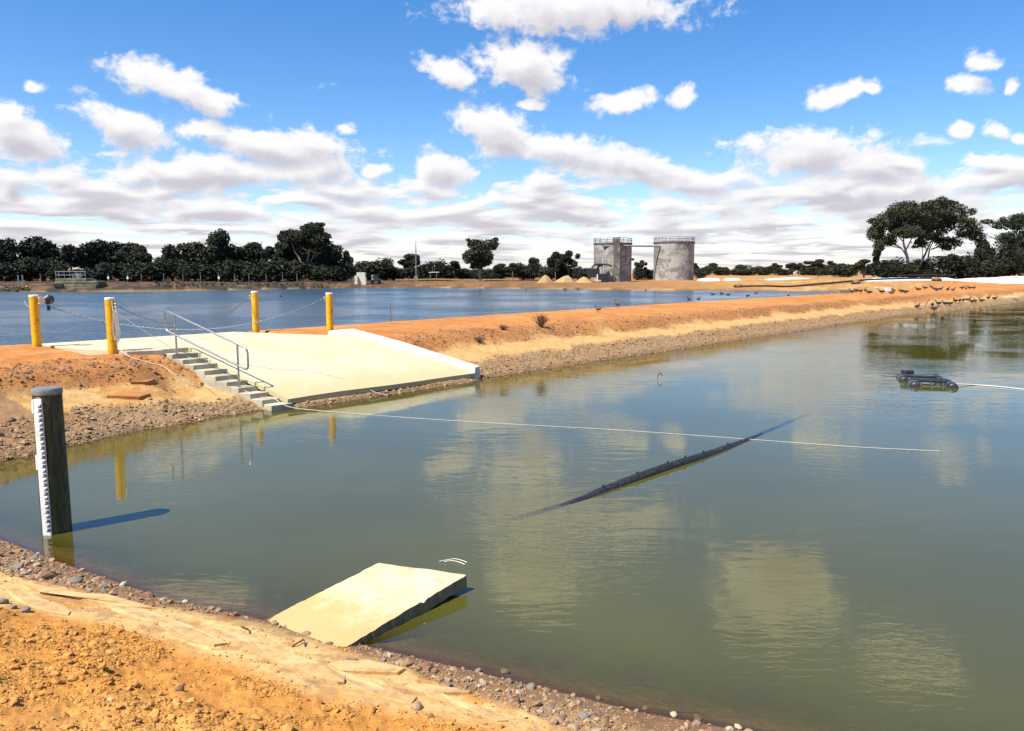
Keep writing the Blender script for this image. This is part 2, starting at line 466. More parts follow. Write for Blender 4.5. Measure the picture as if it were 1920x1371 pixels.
def water_mat(name, deep, k, layers, strength=1.0, ripple_rough=.02, ior=1.8, wind=0.0):
    m = bpy.data.materials.new(name); m.use_nodes = True; t = NT(m.node_tree); t.n.clear()
    out = t.node('ShaderNodeOutputMaterial')
    dep = t.node('ShaderNodeAttribute', attribute_name='depth').outputs['Fac']
    co = t.node('ShaderNodeTexCoord').outputs['Object']
    al = t.math('SUBTRACT', 1.0, t.math('POWER', math.e, t.math('MULTIPLY', dep, -k)))
    col = t.mix(t.smooth(t.noise(co, .25, 3), .35, .65), deep, tuple(c * 1.18 for c in deep))
    dif = t.node('ShaderNodeBsdfDiffuse'); t.l.new(col, dif.inputs[0])
    trn = t.node('ShaderNodeBsdfTransparent'); trn.inputs[0].default_value = (.93, .86, .62, 1)
    body = t.node('ShaderNodeMixShader'); t.l.new(al, body.inputs[0]); t.l.new(trn.outputs[0], body.inputs[1]); t.l.new(dif.outputs[0], body.inputs[2])
    hgt = None
    for (sc_, st_, w_, gate) in layers:
        v = t.vmath('MULTIPLY', co, st_)
        n = t.noise(v, sc_, 3, .5, .6)
        n = t.math('MULTIPLY', n, w_)
        if gate: n = t.math('MULTIPLY', n, t.smooth(t.noise(t.vmath('MULTIPLY', co, (1, 1, 1)), gate, 2), .44, .62, .12, 1.0))
        hgt = n if hgt is None else t.math('ADD', hgt, n)
    if wind:      # the wind gets at the open water away from the sheltering near bank
        sy = t.node('ShaderNodeSeparateXYZ'); t.l.new(co, sy.inputs[0])
        hgt = t.math('MULTIPLY', hgt, t.smooth(sy.outputs[1], 13.0, 40.0, 1.0, wind))
    bn = t.node('ShaderNodeBump'); bn.inputs['Strength'].default_value = strength; bn.inputs['Distance'].default_value = 1.0
    t.l.new(hgt, bn.inputs['Height'])
    gl = t.node('ShaderNodeBsdfGlossy'); gl.inputs['Roughness'].default_value = ripple_rough; t.l.new(bn.outputs[0], gl.inputs['Normal'])
    fr = t.node('ShaderNodeFresnel'); fr.inputs[0].default_value = ior; t.l.new(bn.outputs[0], fr.inputs['Normal'])
    mx = t.node('ShaderNodeMixShader'); t.l.new(fr.outputs[0], mx.inputs[0]); t.l.new(body.outputs[0], mx.inputs[1]); t.l.new(gl.outputs[0], mx.inputs[2])
    t.l.new(mx.outputs[0], out.inputs[0])
    return m


def leaf_mat(name, c1, c2, tr=.12):
    m, t, b = principled(name, c1, .65, 0, .25)
    gm = t.node('ShaderNodeNewGeometry'); co = t.node('ShaderNodeTexCoord').outputs['Object']
    col = t.mix(gm.outputs['Random Per Island'], c1, c2)
    col = t.mix(t.math('MULTIPLY', t.smooth(t.noise(co, .6, 3), .35, .7), .5), col, tuple(x * .6 for x in c1))
    t.l.new(col, b.inputs['Base Color'])
    return m


def island_mat(name, cols, rough=.9):
    m, t, b = principled(name, cols[0], rough, 0, .2)
    gm = t.node('ShaderNodeNewGeometry'); co = t.node('ShaderNodeTexCoord').outputs['Object']
    rp = t.node('ShaderNodeValToRGB'); rp.color_ramp.interpolation = 'LINEAR'
    el = rp.color_ramp.elements
    while len(el) < len(cols): el.new(.5)
    for i, c in enumerate(cols): el[i].position = i / (len(cols) - 1); el[i].color = (*c, 1)
    t.l.new(gm.outputs['Random Per Island'], rp.inputs[0])
    col = t.mix(t.smooth(t.noise(co, 40, 4), .35, .65, 0, .55), rp.outputs[0], tuple(x * .6 for x in cols[0]))
    t.l.new(col, b.inputs['Base Color'])
    return m


M = {}
M['near'] = soil_mat('near_soil', .6, .015, 14., 75.)
M['levee'] = soil_mat('levee_soil', .9, .04, 5., 24.)
M['far'] = soil_mat('far_soil', .5, .1, .6, 3.)
M['pond'] = water_mat('pond_water', (.074, .068, .0118), 9.0, [(1.0, (1.2, 3.2, 1), .0055, .14), (1.0, (4.5, 13, 1), .0026, .2), (1.0, (.35, .9, 1), .0020, None)], wind=1.9)
M['pond2'] = water_mat('wind_water', (.034, .066, .092), 3.0, [(1.0, (.5, 1.3, 1), .34, .03), (1.0, (1.5, 4.0, 1), .13, .08)], 1.0, .18, 1.34)
M['concrete'] = mottled('ramp_concrete', (.57, .50, .325), (.50, .43, .26), .9, .85, .15, 40, c3=(.50, .42, .24), s3=5., a3=.35)
M['kerb'] = mottled('kerb_concrete', (.66, .62, .52), (.58, .54, .43), 2., .85, .15, 40, c3=(.42, .36, .26), s3=9., a3=.4)
M['step'] = mottled('step_concrete', (.46, .42, .31), (.36, .32, .23), 2.5, .9, .2, 40, c3=(.34, .26, .15), s3=6., a3=.5)
M['slab'] = mottled('slab_concrete', (.58, .52, .32), (.50, .43, .24), 3., .9, .35, 60, c3=(.34, .26, .13), s3=11., a3=.5)
M['yellow'] = mottled('yellow_paint', (.80, .43, .008), (.72, .37, .006), 4., .38, 0, c3=(.36, .20, .05), s3=9., a3=.8)
M['white'] = mottled('white_cap', (.80, .78, .74), (.68, .66, .62), 12., .5)
M['steel'] = mottled('galvanised_steel', (.46, .45, .46), (.34, .33, .35), 30., .34, 0, metal=.85)
M['chain'] = mottled('chain_steel', (.36, .37, .40), (.20, .21, .24), 30., .38, 0, metal=.6)
M['rope'] = mottled('white_rope', (.66, .64, .60), (.50, .48, .43), 60., .8)
M['black'] = mottled('black_poly', (.016, .018, .024), (.028, .030, .036), 8., .42, .1, 60, c3=(.06, .055, .05), s3=25., a3=.5)
M['blackpipe'] = mottled('black_pipe', (.010, .011, .015), (.017, .018, .023), 5., .6, .1, 60, c3=(.10, .085, .06), s3=30., a3=.7)
M['pile'] = mottled('tarred_timber', (.052, .058, .018), (.018, .022, .009), 5., .6, .4, 30, c3=(.16, .15, .045), s3=4., a3=.55, stretch=(5, 5, .7))
M['capmetal'] = mottled('cap_metal', (.27, .265, .26), (.19, .185, .18), 8., .5, 0, metal=.4)
M['board'] = mottled('gauge_enamel', (.82, .82, .80), (.74, .74, .72), 9., .35, c3=(.5, .47, .33), s3=14., a3=.35)
M['ink'] = principled('black_enamel', (.012, .012, .014), .4)[0]
M['rust'] = mottled('rusty_bar', (.16, .085, .04), (.10, .05, .025), 20., .85)
M['timber'] = mottled('grey_timber', (.24, .21, .17), (.16, .14, .11), 10., .9)
M['sand'] = mottled('piled_sand', (.40, .26, .12), (.33, .21, .09), 1.5, .95, .5, 6)
M['liner'] = mottled('white_liner', (.72, .72, .73), (.58, .58, .61), .5, .45, .9, 1.6, c3=(.52, .45, .36), s3=.8, a3=.5)
M['bark'] = mottled('gum_bark', (.20, .155, .12), (.11, .085, .07), 2.5, .9)
M['palebark'] = mottled('pale_gum_bark', (.34, .28, .22), (.18, .14, .11), 2., .85)
M['leafdark'] = leaf_mat('dark_leaves', (.020, .026, .013), (.030, .036, .017))
M['leafolive'] = leaf_mat('olive_leaves', (.036, .041, .018), (.06, .06, .027))
M['leafgum'] = leaf_mat('gum_leaves', (.024, .029, .013), (.060, .062, .028))
M['twig'] = mottled('dry_twig', (.20, .11, .05), (.12, .07, .035), 9., .9)
M['orange'] = mottled('orange_plastic', (.65, .16, .02), (.55, .13, .02), 5., .5)
M['olive'] = mottled('weathered_olive', (.19, .18, .105), (.10, .095, .055), .9, .9, .4, 3)
M['duck'] = mottled('dark_plumage', (.028, .022, .018), (.055, .042, .033), 9., .8)
M['duckpale'] = mottled('grey_plumage', (.11, .09, .075), (.07, .058, .048), 9., .8)
M['glass'] = principled('dark_glass', (.03, .04, .05), .1)[0]
STONE_COLS = [(.36, .23, .12), (.22, .16, .105), (.44, .30, .16), (.15, .115, .085), (.34, .18, .075), (.38, .30, .21), (.27, .15, .07)]
M['gravel'] = island_mat('mixed_gravel', STONE_COLS)
M['levgravel'] = island_mat('levee_gravel', [(.36, .23, .12), (.26, .185, .12), (.42, .28, .15), (.17, .12, .085), (.37, .20, .085), (.38, .31, .22)])
M['darkgravel'] = island_mat('brown_gravel', [(.25, .135, .07), (.32, .18, .09), (.16, .095, .06), (.38, .23, .12)])
M['grit'] = island_mat('brown_grit', [(.30, .18, .09), (.38, .24, .12), (.22, .14, .08), (.44, .30, .17)])
M['clod'] = island_mat('orange_clods', [(.50, .235, .055), (.57, .31, .085), (.38, .165, .042), (.53, .26, .062)])
M['stonegrey'] = mottled('grey_stone', (.27, .22, .165), (.17, .14, .11), 9., .9, .4, 40)
M['stonetan'] = mottled('tan_stone', (.42, .29, .17), (.31, .20, .11), 9., .9, .4, 40)
M['stonepale'] = mottled('pale_stone', (.52, .43, .31), (.40, .31, .20), 9., .9, .4, 40)
M['stonebrown'] = mottled('red_brown_stone', (.27, .15, .085), (.19, .10, .06), 9., .9, .4, 40)


# digester wall: blotched old render, peeled in horizontal patches
def tank_mat():
    m, t, b = principled('old_render', rough=.95, spec=.15)
    co = t.node('ShaderNodeTexCoord').outputs['Object']
    st = t.noise(t.vmath('MULTIPLY', co, (2.2, 2.2, .28)), 1.0, 5, .6)
    bl = t.noise(t.vmath('MULTIPLY', co, (.38, .38, .62)), 1.0, 7, .72, .8)
    fi = t.noise(co, 5.0, 4, .6)
    col = t.mix(t.smooth(bl, .42, .56), (.37, .355, .31), (.165, .15, .14))
    col = t.mix(t.math('MULTIPLY', t.smooth(st, .48, .72), .7), col, (.115, .10, .095))
    col = t.mix(t.math('MULTIPLY', t.smooth(fi, .50, .60), .6), col, (.42, .40, .35))
    sz = t.node('ShaderNodeSeparateXYZ'); t.l.new(co, sz.inputs[0])
    t.l.new(col, b.inputs['Base Color'])
    bn = t.node('ShaderNodeBump'); bn.inputs['Strength'].default_value = .6; bn.inputs['Distance'].default_value = .08
    t.l.new(bl, bn.inputs['Height']); t.l.new(bn.outputs[0], b.inputs['Normal'])
    return m
M['tank'] = tank_mat()

# ------------------------------------------------------------------ ground: one sheet, cut into near bank, levee and far ground; water lies in it
th = np.radians(np.concatenate([np.linspace(-180, -48, 70)[:-1], np.linspace(-48, 48, 1080), np.linspace(48, 180, 70)[1:]]))
rr = np.concatenate([[.35], np.linspace(.9, 2.4, 16), np.linspace(2.45, 9.5, 330), np.geomspace(9.55, 60, 330), np.geomspace(60.6, 3500, 170)])
A_, R_ = np.meshgrid(th, rr); GX = (np.sin(A_) * R_); GY = (np.cos(A_) * R_)
GZ0 = h0(GX, GY); GZ = hfull(GX, GY)
near, lev, gr_l, pale_l, dark_l, gr_n, pale_n, clod, bb, kk, w1, w2 = zones(GX, GY)


def lerp(a, b, w): return a * (1 - w[..., None]) + np.array(b) * w[..., None]
f3 = fbm(GX, GY, 2.2, 4, 71); f4 = fbm(GX, GY, .6, 3, 81)
base = np.zeros(GX.shape + (3,)) + np.array((.50, .225, .052))
base = lerp(base, (.52, .30, .10), sst(f4, -.15, .2))
base = lerp(base, (.38, .16, .045), sst(f3, .02, .22) * .5)
cn = base.copy()
cn = lerp(cn, (.29, .17, .095), gr_n * .9)
cn = lerp(cn, (.27, .15, .07), gr_n * sst(f3, -.05, .15) * .6)
pale = lerp(np.zeros_like(base) + np.array((.57, .375, .165)), (.49, .255, .075), sst(f4 * .7 + f3, -.03, .12))
pale = lerp(pale, (.40, .235, .105), sst(fbm(GX, GY, 6., 4, 91), .03, .16) * .8)
cn = cn * (1 - pale_n[..., None]) + pale * pale_n[..., None]
t_, n_ = TN(GX, GY)
lo = lerp(np.zeros_like(base) + np.array((.46, .20, .062)), (.40, .155, .045), sst(f3, -.05, .2))
lo = lerp(lo, (.50, .25, .085), sst(f4, .0, .2) * .7)
clv = lerp(lo, (.30, .20, .11), gr_l)
clv = lerp(clv, (.31, .18, .075), gr_l * sst(f3, -.1, .15) * .7)
clv = lerp(clv, (.52, .34, .145), pale_l * .9)
clv = lerp(clv, (.41, .20, .06), pale_l * sst(f3, .0, .2) * (.35 + .45 * sst(-t_, 6, 8)))
clv = lerp(clv, (.30, .145, .06), dark_l * .75)
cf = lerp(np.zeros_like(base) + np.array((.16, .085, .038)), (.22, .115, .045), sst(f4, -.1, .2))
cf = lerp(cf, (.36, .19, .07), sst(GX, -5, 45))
cf = lerp(cf, (.048, .038, .024), sst(-GX, 12, 36))  # cloud shadow on the far left bank, painted into the ground colour
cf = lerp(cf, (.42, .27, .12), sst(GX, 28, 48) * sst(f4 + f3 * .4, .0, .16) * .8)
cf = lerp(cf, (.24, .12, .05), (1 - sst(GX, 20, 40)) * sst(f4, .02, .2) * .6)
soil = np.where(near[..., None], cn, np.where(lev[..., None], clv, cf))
wetk = (1 - sst(GZ + .03 * f3, .01, np.where(near, .09, .12))) * (.25 + .75 * sst(GZ, -.06, .0))
soil = soil * (1 - .38 * wetk[..., None]) * np.array((1, .97, .9))
soil = lerp(soil, (.44, .32, .11), (1 - sst(GZ, -.10, -.015)) * .75)
ins, _ = ramp_cut(t_, n_); soil = np.where((ins & (n_ < 1.0))[..., None], np.array((.30, .20, .10)), soil)
nr, na = GX.shape
idx = np.arange(nr * na).reshape(nr, na)
quads = np.stack([idx[:-1, :-1], idx[:-1, 1:], idx[1:, 1:], idx[1:, :-1]], -1)[:, :].reshape(-1, 4)
P3 = np.stack([GX, GY, GZ], -1).reshape(-1, 3)
flat = lambda a: a.reshape(-1)
cen = lambda a: flat(a)[quads].mean(1)
cx_, cy_, cz_ = cen(GX), cen(GY), cen(GZ)
ct_, cn_ = TN(cx_, cy_)
is_near = h_near(nearb(cx_, cy_)) >= np.maximum(h_levee(ct_, cn_), h_far(cx_, cy_))
is_near &= cy_ < 30
is_far = (h_far(cx_, cy_) > h_levee(ct_, cn_)) & ~is_near


def sub(name, mask, mat, co=P3, kind='structure', attrs=None):
    q = quads[mask]; u, inv = np.unique(q, return_inverse=True)
    at = {k: (tp, ar[u]) for k, (tp, ar) in attrs.items()}
    me = npmesh(name, co[u], inv.reshape(-1, 4), mat, True, at)
    o = link(bpy.data.objects.new(name, me)); return tag(o, kind=kind)
soil4 = np.concatenate([soil.reshape(-1, 3), np.ones((nr * na, 1))], 1)
AT = {'soil': ('FLOAT_COLOR', soil4), 'wet': ('FLOAT', flat(wetk))}
near_bank = sub('near_bank', is_near, M['near'], attrs=AT); near_bank['label'] = 'near bank of orange soil, pale crust and gravel'
levee = sub('levee', ~is_near & ~is_far, M['levee'], attrs=AT); levee['label'] = 'orange earth levee between the two ponds'
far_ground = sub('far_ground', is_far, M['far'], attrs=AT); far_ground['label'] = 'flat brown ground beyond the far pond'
wet_face = (flat(GZ)[quads].min(1) < 0.0) & (cx_ ** 2 + cy_ ** 2 < 420 ** 2)
PW = np.stack([GX, GY, np.zeros_like(GX)], -1).reshape(-1, 3)
PIPE_PX = [(880, 1048, -.40), (960, 1005, -.20), (1010, 976, -.105), (1080, 946, -.05), (1150, 915, -.012), (1240, 881, .008), (1330, 853, -.008), (1420, 823, -.06), (1500, 797, -.15), (1580, 775, -.26)]
PIPE_R = .072
def smoothpath(pts, k=6):
    pts = [Vector(p) for p in pts]; out = []
    for i in range(len(pts) - 1):
        p0, p1, p2, p3 = pts[max(i - 1, 0)], pts[i], pts[i + 1], pts[min(i + 2, len(pts) - 1)]
        for j in range(k):
            f = j / k; out.append(.5 * ((2 * p1) + (p2 - p0) * f + (2 * p0 - 5 * p1 + 4 * p2 - p3) * f * f + (3 * p1 - p0 - 3 * p2 + p3) * f ** 3))
    out.append(pts[-1]); return out
PIPE = smoothpath([Vector(on_plane(a, b, z)) for a, b, z in PIPE_PX], 8)
dep = np.maximum(0, -GZ)
sel = np.where((GX > -2) & (GX < 6) & (GY > 5) & (GY < 16))
best = np.full(len(sel[0]), 9.0); gxs, gys = GX[sel], GY[sel]
for i in range(len(PIPE) - 1):     # the pipe is seen through as much water as stands over it
    a, b = np.array(PIPE[i]), np.array(PIPE[i + 1]); ab = (b - a)[:2]; f = np.clip(((gxs - a[0]) * ab[0] + (gys - a[1]) * ab[1]) / (ab @ ab), 0, 1)
    d = np.hypot(gxs - a[0] - ab[0] * f, gys - a[1] - ab[1] * f); zc_ = a[2] + (b[2] - a[2]) * f
    top = np.where(d < PIPE_R, zc_ + np.sqrt(np.maximum(PIPE_R ** 2 - d ** 2, 0)), -9)
    best = np.minimum(best, np.maximum(0, -top))
dep[sel] = np.minimum(dep[sel], best)
WA = {'depth': ('FLOAT', flat(dep))}
front_pond = (cn_ < 4)
w_near = sub('pond_water', wet_face & front_pond, M['pond'], PW, attrs=WA); w_near['label'] = 'still greenish pond in front of the levee'
w_far = sub('far_pond_water', wet_face & ~front_pond, M['pond2'], PW, attrs=WA); w_far['label'] = 'wind-rippled blue pond behind the levee'

# ------------------------------------------------------------------ loose stones, gravel and clods
def rock_mesh(seed, sub_=1, flat_=.65):
    import bmesh
    bm = bmesh.new(); bmesh.ops.create_icosphere(bm, subdivisions=sub_, radius=1.0)
    r = random.Random(seed); a = [Vector((r.gauss(0, 1), r.gauss(0, 1), r.gauss(0, 1))).normalized() for _ in range(7)]; h = [r.uniform(.55, .95) for _ in a]
    for v in bm.verts:
        c = v.co.copy()
        for d, k in zip(a, h):
            e = c.dot(d)
            if e > k: c -= d * (e - k)
        v.co = c * (1 + r.uniform(-.06, .06)); v.co.z *= flat_
    V = np.array([v.co[:] for v in bm.verts]); Fc = np.array([[v.index for v in f.verts] for f in bm.faces]); bm.free()
    return V, Fc
ROCK0 = [rock_mesh(s, 0 if s % 2 else 1, .6) for s in range(8)]
ROCK_LO = [rock_mesh(s + 40, 1, .65) for s in range(6)]
ROCK_LO0 = [rock_mesh(s + 70, 0, .7) for s in range(6)]
OCT = (np.array([(1, 0, 0), (-.8, .3, 0), (.1, 1, 0), (0, -1, .1), (.1, .1, .7), (0, 0, -.6)], float), np.array([(0, 2, 4), (2, 1, 4), (1, 3, 4), (3, 0, 4), (2, 0, 5), (1, 2, 5), (3, 1, 5), (0, 3, 5)]))


def scatter(name, xs, ys, sizes, mat, protos, label, sink=.25, seed=1):
    sizes = sizes[:len(xs)]
    r = np.random.default_rng(seed); Vs = []; Fs = []; off = 0
    zs = hfull(xs, ys); which = r.integers(0, len(protos), len(xs))
    for k, (V, Fc) in enumerate(protos):
        s = np.where(which == k)[0]
        if not len(s): continue
        a = r.uniform(0, 2 * math.pi, len(s)); tl = r.normal(0, .25, (len(s), 2)); st = r.uniform(.65, 1.35, (len(s), 3))
        W = V[None] * st[:, None, :] * sizes[s][:, None, None]
        X = W[..., 0] * np.cos(a)[:, None] - W[..., 1] * np.sin(a)[:, None]; Y = W[..., 0] * np.sin(a)[:, None] + W[..., 1] * np.cos(a)[:, None]
        Z = W[..., 2] + X * tl[:, :1] + Y * tl[:, 1:]
        W = np.stack([X + xs[s][:, None], Y + ys[s][:, None], Z + (zs[s] + sizes[s] * sink)[:, None]], -1)
        Vs.append(W.reshape(-1, 3)); Fs.append((Fc[None] + (np.arange(len(s)) * len(V))[:, None, None] + off).reshape(-1, 3)); off += len(s) * len(V)
    me = npmesh(name, np.concatenate(Vs), np.concatenate(Fs), mat, False)
    o = link(bpy.data.objects.new(name, me)); o['label'] = label; return tag(o, kind='stuff')


def pick(n, xr, yr, wfun, seed):
    r = np.random.default_rng(seed); x = r.uniform(*xr, n); y = r.uniform(*yr, n); w = wfun(x, y); k = r.uniform(0, 1, n) < w; return x[k], y[k], r


def w_gn(x, y):
    z = zones(x, y); zz = h0(x, y); return np.where(z[0] & (zz > .0), z[5] * sst(-z[8], -9, 0) * sst(z[10] + .25, -.1, .25) * (.35 + sst(zz, .02, .12)), 0)
x, y, r = pick(105000, (-8, 2.2), (2.4, 10), w_gn, 1)
d_ = np.hypot(x, y)
print('gravel', len(x))
scatter('gravel', x, y, r.lognormal(-4.6, .6, len(x)).clip(.005, .04), M['gravel'], ROCK_LO0, 'mixed gravel strewn along the near waterline', .2, 2)


scatter('gravel_grit', *[a[:] for a in pick(190000, (-8, 2.4), (2.4, 10), lambda x, y: w_gn(x, y) * .9 + np.where(zones(x, y)[0], zones(x, y)[5] * .25, 0) * (h0(x, y) > 0), 77)[:2]], np.random.default_rng(78).lognormal(-5.1, .5, 400000).clip(.002, .016), M['grit'], [OCT], 'fine brown grit between the stones of the near gravel', .15, 79)


def w_cl(x, y):
    z = zones(x, y); m = fbm(x, y, 3.1, 4, 31); return np.where(z[0], z[7] * (.12 + .88 * sst(m, -.03, .14)), 0)
x, y, r = pick(230000, (-5, 2.2), (2.2, 7), w_cl, 3)
x0_, y0_ = x, y
print('clods', len(x))
scatter('soil_crumbs', x, y, r.lognormal(-5.25, .5, len(x)).clip(.002, .016), M['clod'], [OCT], 'fine orange soil crumbs on the near bank', .15, 15)
x, y, r = pick(26000, (-5, 2.2), (2.2, 7), w_cl, 3)
scatter('soil_clods', x, y, r.lognormal(-4.55, .55, len(x)).clip(.004, .04), M['clod'], ROCK_LO, 'crumbly orange soil clods on the near bank', .2, 4)


def w_pl(x, y):
    z = zones(x, y); return np.where(z[0], z[6] * (.06 + .34 * sst(z[10], -.05, .2)), 0)
x, y, r = pick(90000, (-6, 2), (2.6, 9), w_pl, 13)
scatter('crust_pebbles', x, y, r.lognormal(-5.1, .5, len(x)).clip(.002, .014), M['clod'], ROCK_LO[:3], 'small pebbles scattered on the pale crust', .2, 14)


def tn_pts(n, tr, nrng, seed, wf):
    r = np.random.default_rng(seed); t = tr[0] + (tr[1] - tr[0]) * r.uniform(0, 1, n) ** 1.7; nn = r.uniform(*nrng, n)
    x = O[0] + EV[0] * t + MV[0] * nn; y = O[1] + EV[1] * t + MV[1] * nn
    k = r.uniform(0, 1, n) < wf(x, y); ins, _ = ramp_cut(t, nn); k &= ~ins; return x[k], y[k], r
wl1 = lambda x, y: np.where(h0(x, y) > -.02, zones(x, y)[2], 0)
wl2 = lambda x, y: zones(x, y)[4]
x, y, r = tn_pts(80000, (-14, 60), (-2.0, 2.0), 5, wl1)
scatter('levee_gravel', x, y, r.lognormal(-4.0, .5, len(x)).clip(.008, .07), M['levgravel'], [OCT], 'grey and brown gravel along the foot of the levee', .15, 6)
x, y, r = tn_pts(52000, (-14, 60), (1.5, 4.6), 7, wl2)
scatter('levee_rubble', x, y, r.lognormal(-4.1, .5, len(x)).clip(.008, .06), M['darkgravel'], [OCT], 'dark brown rubble on the upper slope of the levee', .15, 8)

def ordinal(k):
    base_ = ['first', 'second', 'third', 'fourth', 'fifth', 'sixth', 'seventh', 'eighth', 'ninth', 'tenth', 'eleventh', 'twelfth', 'thirteenth', 'fourteenth', 'fifteenth', 'sixteenth', 'seventeenth', 'eighteenth', 'nineteenth', 'twentieth',
             'twenty-first', 'twenty-second', 'twenty-third', 'twenty-fourth', 'twenty-fifth', 'twenty-sixth', 'twenty-seventh', 'twenty-eighth', 'twenty-ninth', 'thirtieth', 'thirty-first', 'thirty-second', 'thirty-third', 'thirty-fourth', 'thirty-fifth', 'thirty-sixth', 'thirty-seventh', 'thirty-eighth', 'thirty-ninth', 'fortieth']
    if k < 40: return base_[k]
    n = k + 1; return str(n) + ('th' if n % 100 in (11, 12, 13) else {1: 'st', 2: 'nd', 3: 'rd'}.get(n % 10, 'th'))


STONE_MESH = {}
for mk in ('stonegrey', 'stonetan', 'stonepale', 'stonebrown'):
    for s in range(4):
        V, Fc = rock_mesh(100 + s * 7 + len(mk), 2, .7); STONE_MESH[(mk, s)] = npmesh('stone', V, Fc, M[mk], False)


def stone(px, py, size, mk, label=None, group=None, k=None, rot=None, w=None):
    q = hit(px, py) if w is None else w
    rs_ = random.Random(int(px * 13 + py * 7))
    o = bpy.data.objects.new('stone', STONE_MESH[(mk, rs_.randrange(4))]); link(o)
    o.location = (q[0], q[1], float(hfull(q[0], q[1])) + size * .25); o.scale = (size * rs_.uniform(.8, 1.2), size * rs_.uniform(.75, 1.1), size * rs_.uniform(.75, 1.05))
    o.rotation_euler = (rs_.uniform(-.3, .3), rs_.uniform(-.3, .3), rs_.uniform(0, 6.3))
    return tag(o, label, 'stone', group)
named = [(35, 1068, .085, 'stonegrey', 'large flat grey stone at the left edge beside the pale crust'), (65, 1052, .07, 'stonegrey', 'grey stone just left of the foot of the gauge post'),
 (85, 1072, .05, 'stonebrown', 'brown stone below the foot of the gauge post'), (140, 1092, .075, 'stonegrey', 'grey stone on the gravel right below the gauge post'),
 (195, 1100, .06, 'stonegrey', 'upright grey stone at the thin end of the left gravel'), (232, 1098, .05, 'stonepale', 'pale stone near the waterline right of the gauge post'),
 (48, 1148, .055, 'stonegrey', 'dark grey stone on the top edge of the orange clods at far left'), (5, 1134, .06, 'stonegrey', 'grey stone cut by the left edge of the photo'),
 (25, 1143, .035, 'stonegrey', 'small grey stone between two larger stones at far left'), (335, 1292, .05, 'stonebrown', 'purple-brown flat stone among the orange clods'),
 (270, 1336, .03, 'stonegrey', 'small dark stone alone low on the orange soil'), (208, 1320, .028, 'stonepale', 'small pale stone alone on the orange soil'),
 (782, 1333, .055, 'stonetan', 'tan lump of rock on yellow soil at bottom centre'), (808, 1346, .03, 'stonebrown', 'small brown stone right of the tan lump'),
 (900, 1346, .018, 'stonegrey', 'tiny dark pebble on the pale crust right of the tan lump'), (798, 1258, .035, 'stonebrown', 'brown stone on the crust right of the dark ledge'),
 (825, 1278, .04, 'stonegrey', 'grey wedge stone on the tip of the crust'), (840, 1287, .035, 'stonegrey', 'rounded grey stone beside the wedge stone'),
 (897, 1260, .035, 'stonegrey', 'grey angular stone at the waterline left of the white one'), (946, 1263, .038, 'stonepale', 'white pointed stone standing at the waterline'),
 (996, 1291, .04, 'stonegrey', 'grey stone at the waterline in the right gravel'), (1094, 1350, .05, 'stonegrey', 'dark shaded grey stone in the right gravel'),
 (1123, 1310, .035, 'stonepale', 'yellowish stone at the waterline in the right gravel'), (1210, 1329, .032, 'stonepale', 'white stone at the waterline near the right end of the bank'),
 (1263, 1343, .04, 'stonepale', 'cream stone at the waterline right of the white stone'), (1308, 1348, .036, 'stonetan', 'tan stone nearest the right end of the gravel'),
 (1384, 1366, .034, 'stonepale', 'pale stone at the bottom where bank meets photo edge'), (723, 720, .0, '', '')]
for (px, py, s, mk, lb) in named:
    if s: stone(px, py, s * .8, mk, lb)
x, y, r = pick(5200, (-7, 2.0), (2.6, 9.2), w_gn, 21)
x = x[:210]; y = y[:210]; o_ = np.argsort(x / y); x = x[o_]; y = y[o_]; cnt = dict.fromkeys(('stonetan', 'stonegrey', 'stonepale', 'stonebrown'), 0); SN = {'stonetan': 'tan', 'stonegrey': 'grey', 'stonepale': 'pale', 'stonebrown': 'red-brown'}
for i in range(len(x)):
    mk = ('stonetan', 'stonegrey', 'stonepale', 'stonebrown')[int(r.integers(0, 4))]
    stone(i * 31, i, float(r.lognormal(-3.8, .4)), mk, 'small ' + SN[mk] + ' stone in the near gravel, ' + ordinal(cnt[mk]) + ' of its colour from the left', 'loose stones in the near gravel', w=np.array([x[i], y[i], 0])); cnt[mk] += 1

# ------------------------------------------------------------------ concrete boat ramp
def zr(n): return .2 + .27 * n
def tl_(n): return -6.187 - .194 * n          # left and right edges of the flight of steps
def tr_(n): return -5.80 - .123 * n
def right_(n): return float(np.interp(n, [0, 3.9], [-.14, -1.93]))
rp = thing('boat_ramp', 'pale concrete boat ramp with steps sloping into the near pond', 'boat ramp', LW(-4, 3.4, T))
ap = [(-8.22, 6.95), (-8.05, 5.2), (-7.62, 3.75), (-6.86, 3.335), (-1.72, 3.335), (-2.1, 4.2), (-3.05, 6.95)]
MB().hexa([LW(a, b, T - .18) for a, b in ap], [LW(a, b, T) for a, b in ap]).build('apron', M['concrete'], rp, bevel=.012)
rowsn = [3.325, 2.4, 1.3, .5, -.06]
vsT = []
for n in rowsn:
    a = tr_(n) + .005; b = right_(n) + .02
    vsT.append([LW(a + (b - a) * f, n + (.05 * math.sin(f * 9) if n < .2 else 0), zr(n) + (.010 * math.sin(f * 5) if n < 1 else 0)) for f in np.linspace(0, 1, 9)])
vs = []; fs = []
for rw in vsT: vs += rw
m0 = len(vs)
for rw in vsT: vs += [(a, b, c - .105) for a, b, c in rw]
for i in range(len(rowsn) - 1):
    for j in range(8):
        a = i * 9 + j; fs.append((a, a + 9, a + 10, a + 1)); fs.append((m0 + a, m0 + a + 1, m0 + a + 10, m0 + a + 9))
for i in range(len(rowsn) - 1):
    a = i * 9; fs.append((a, m0 + a, m0 + a + 9, a + 9)); a += 8; fs.append((a, a + 9, m0 + a + 9, m0 + a))
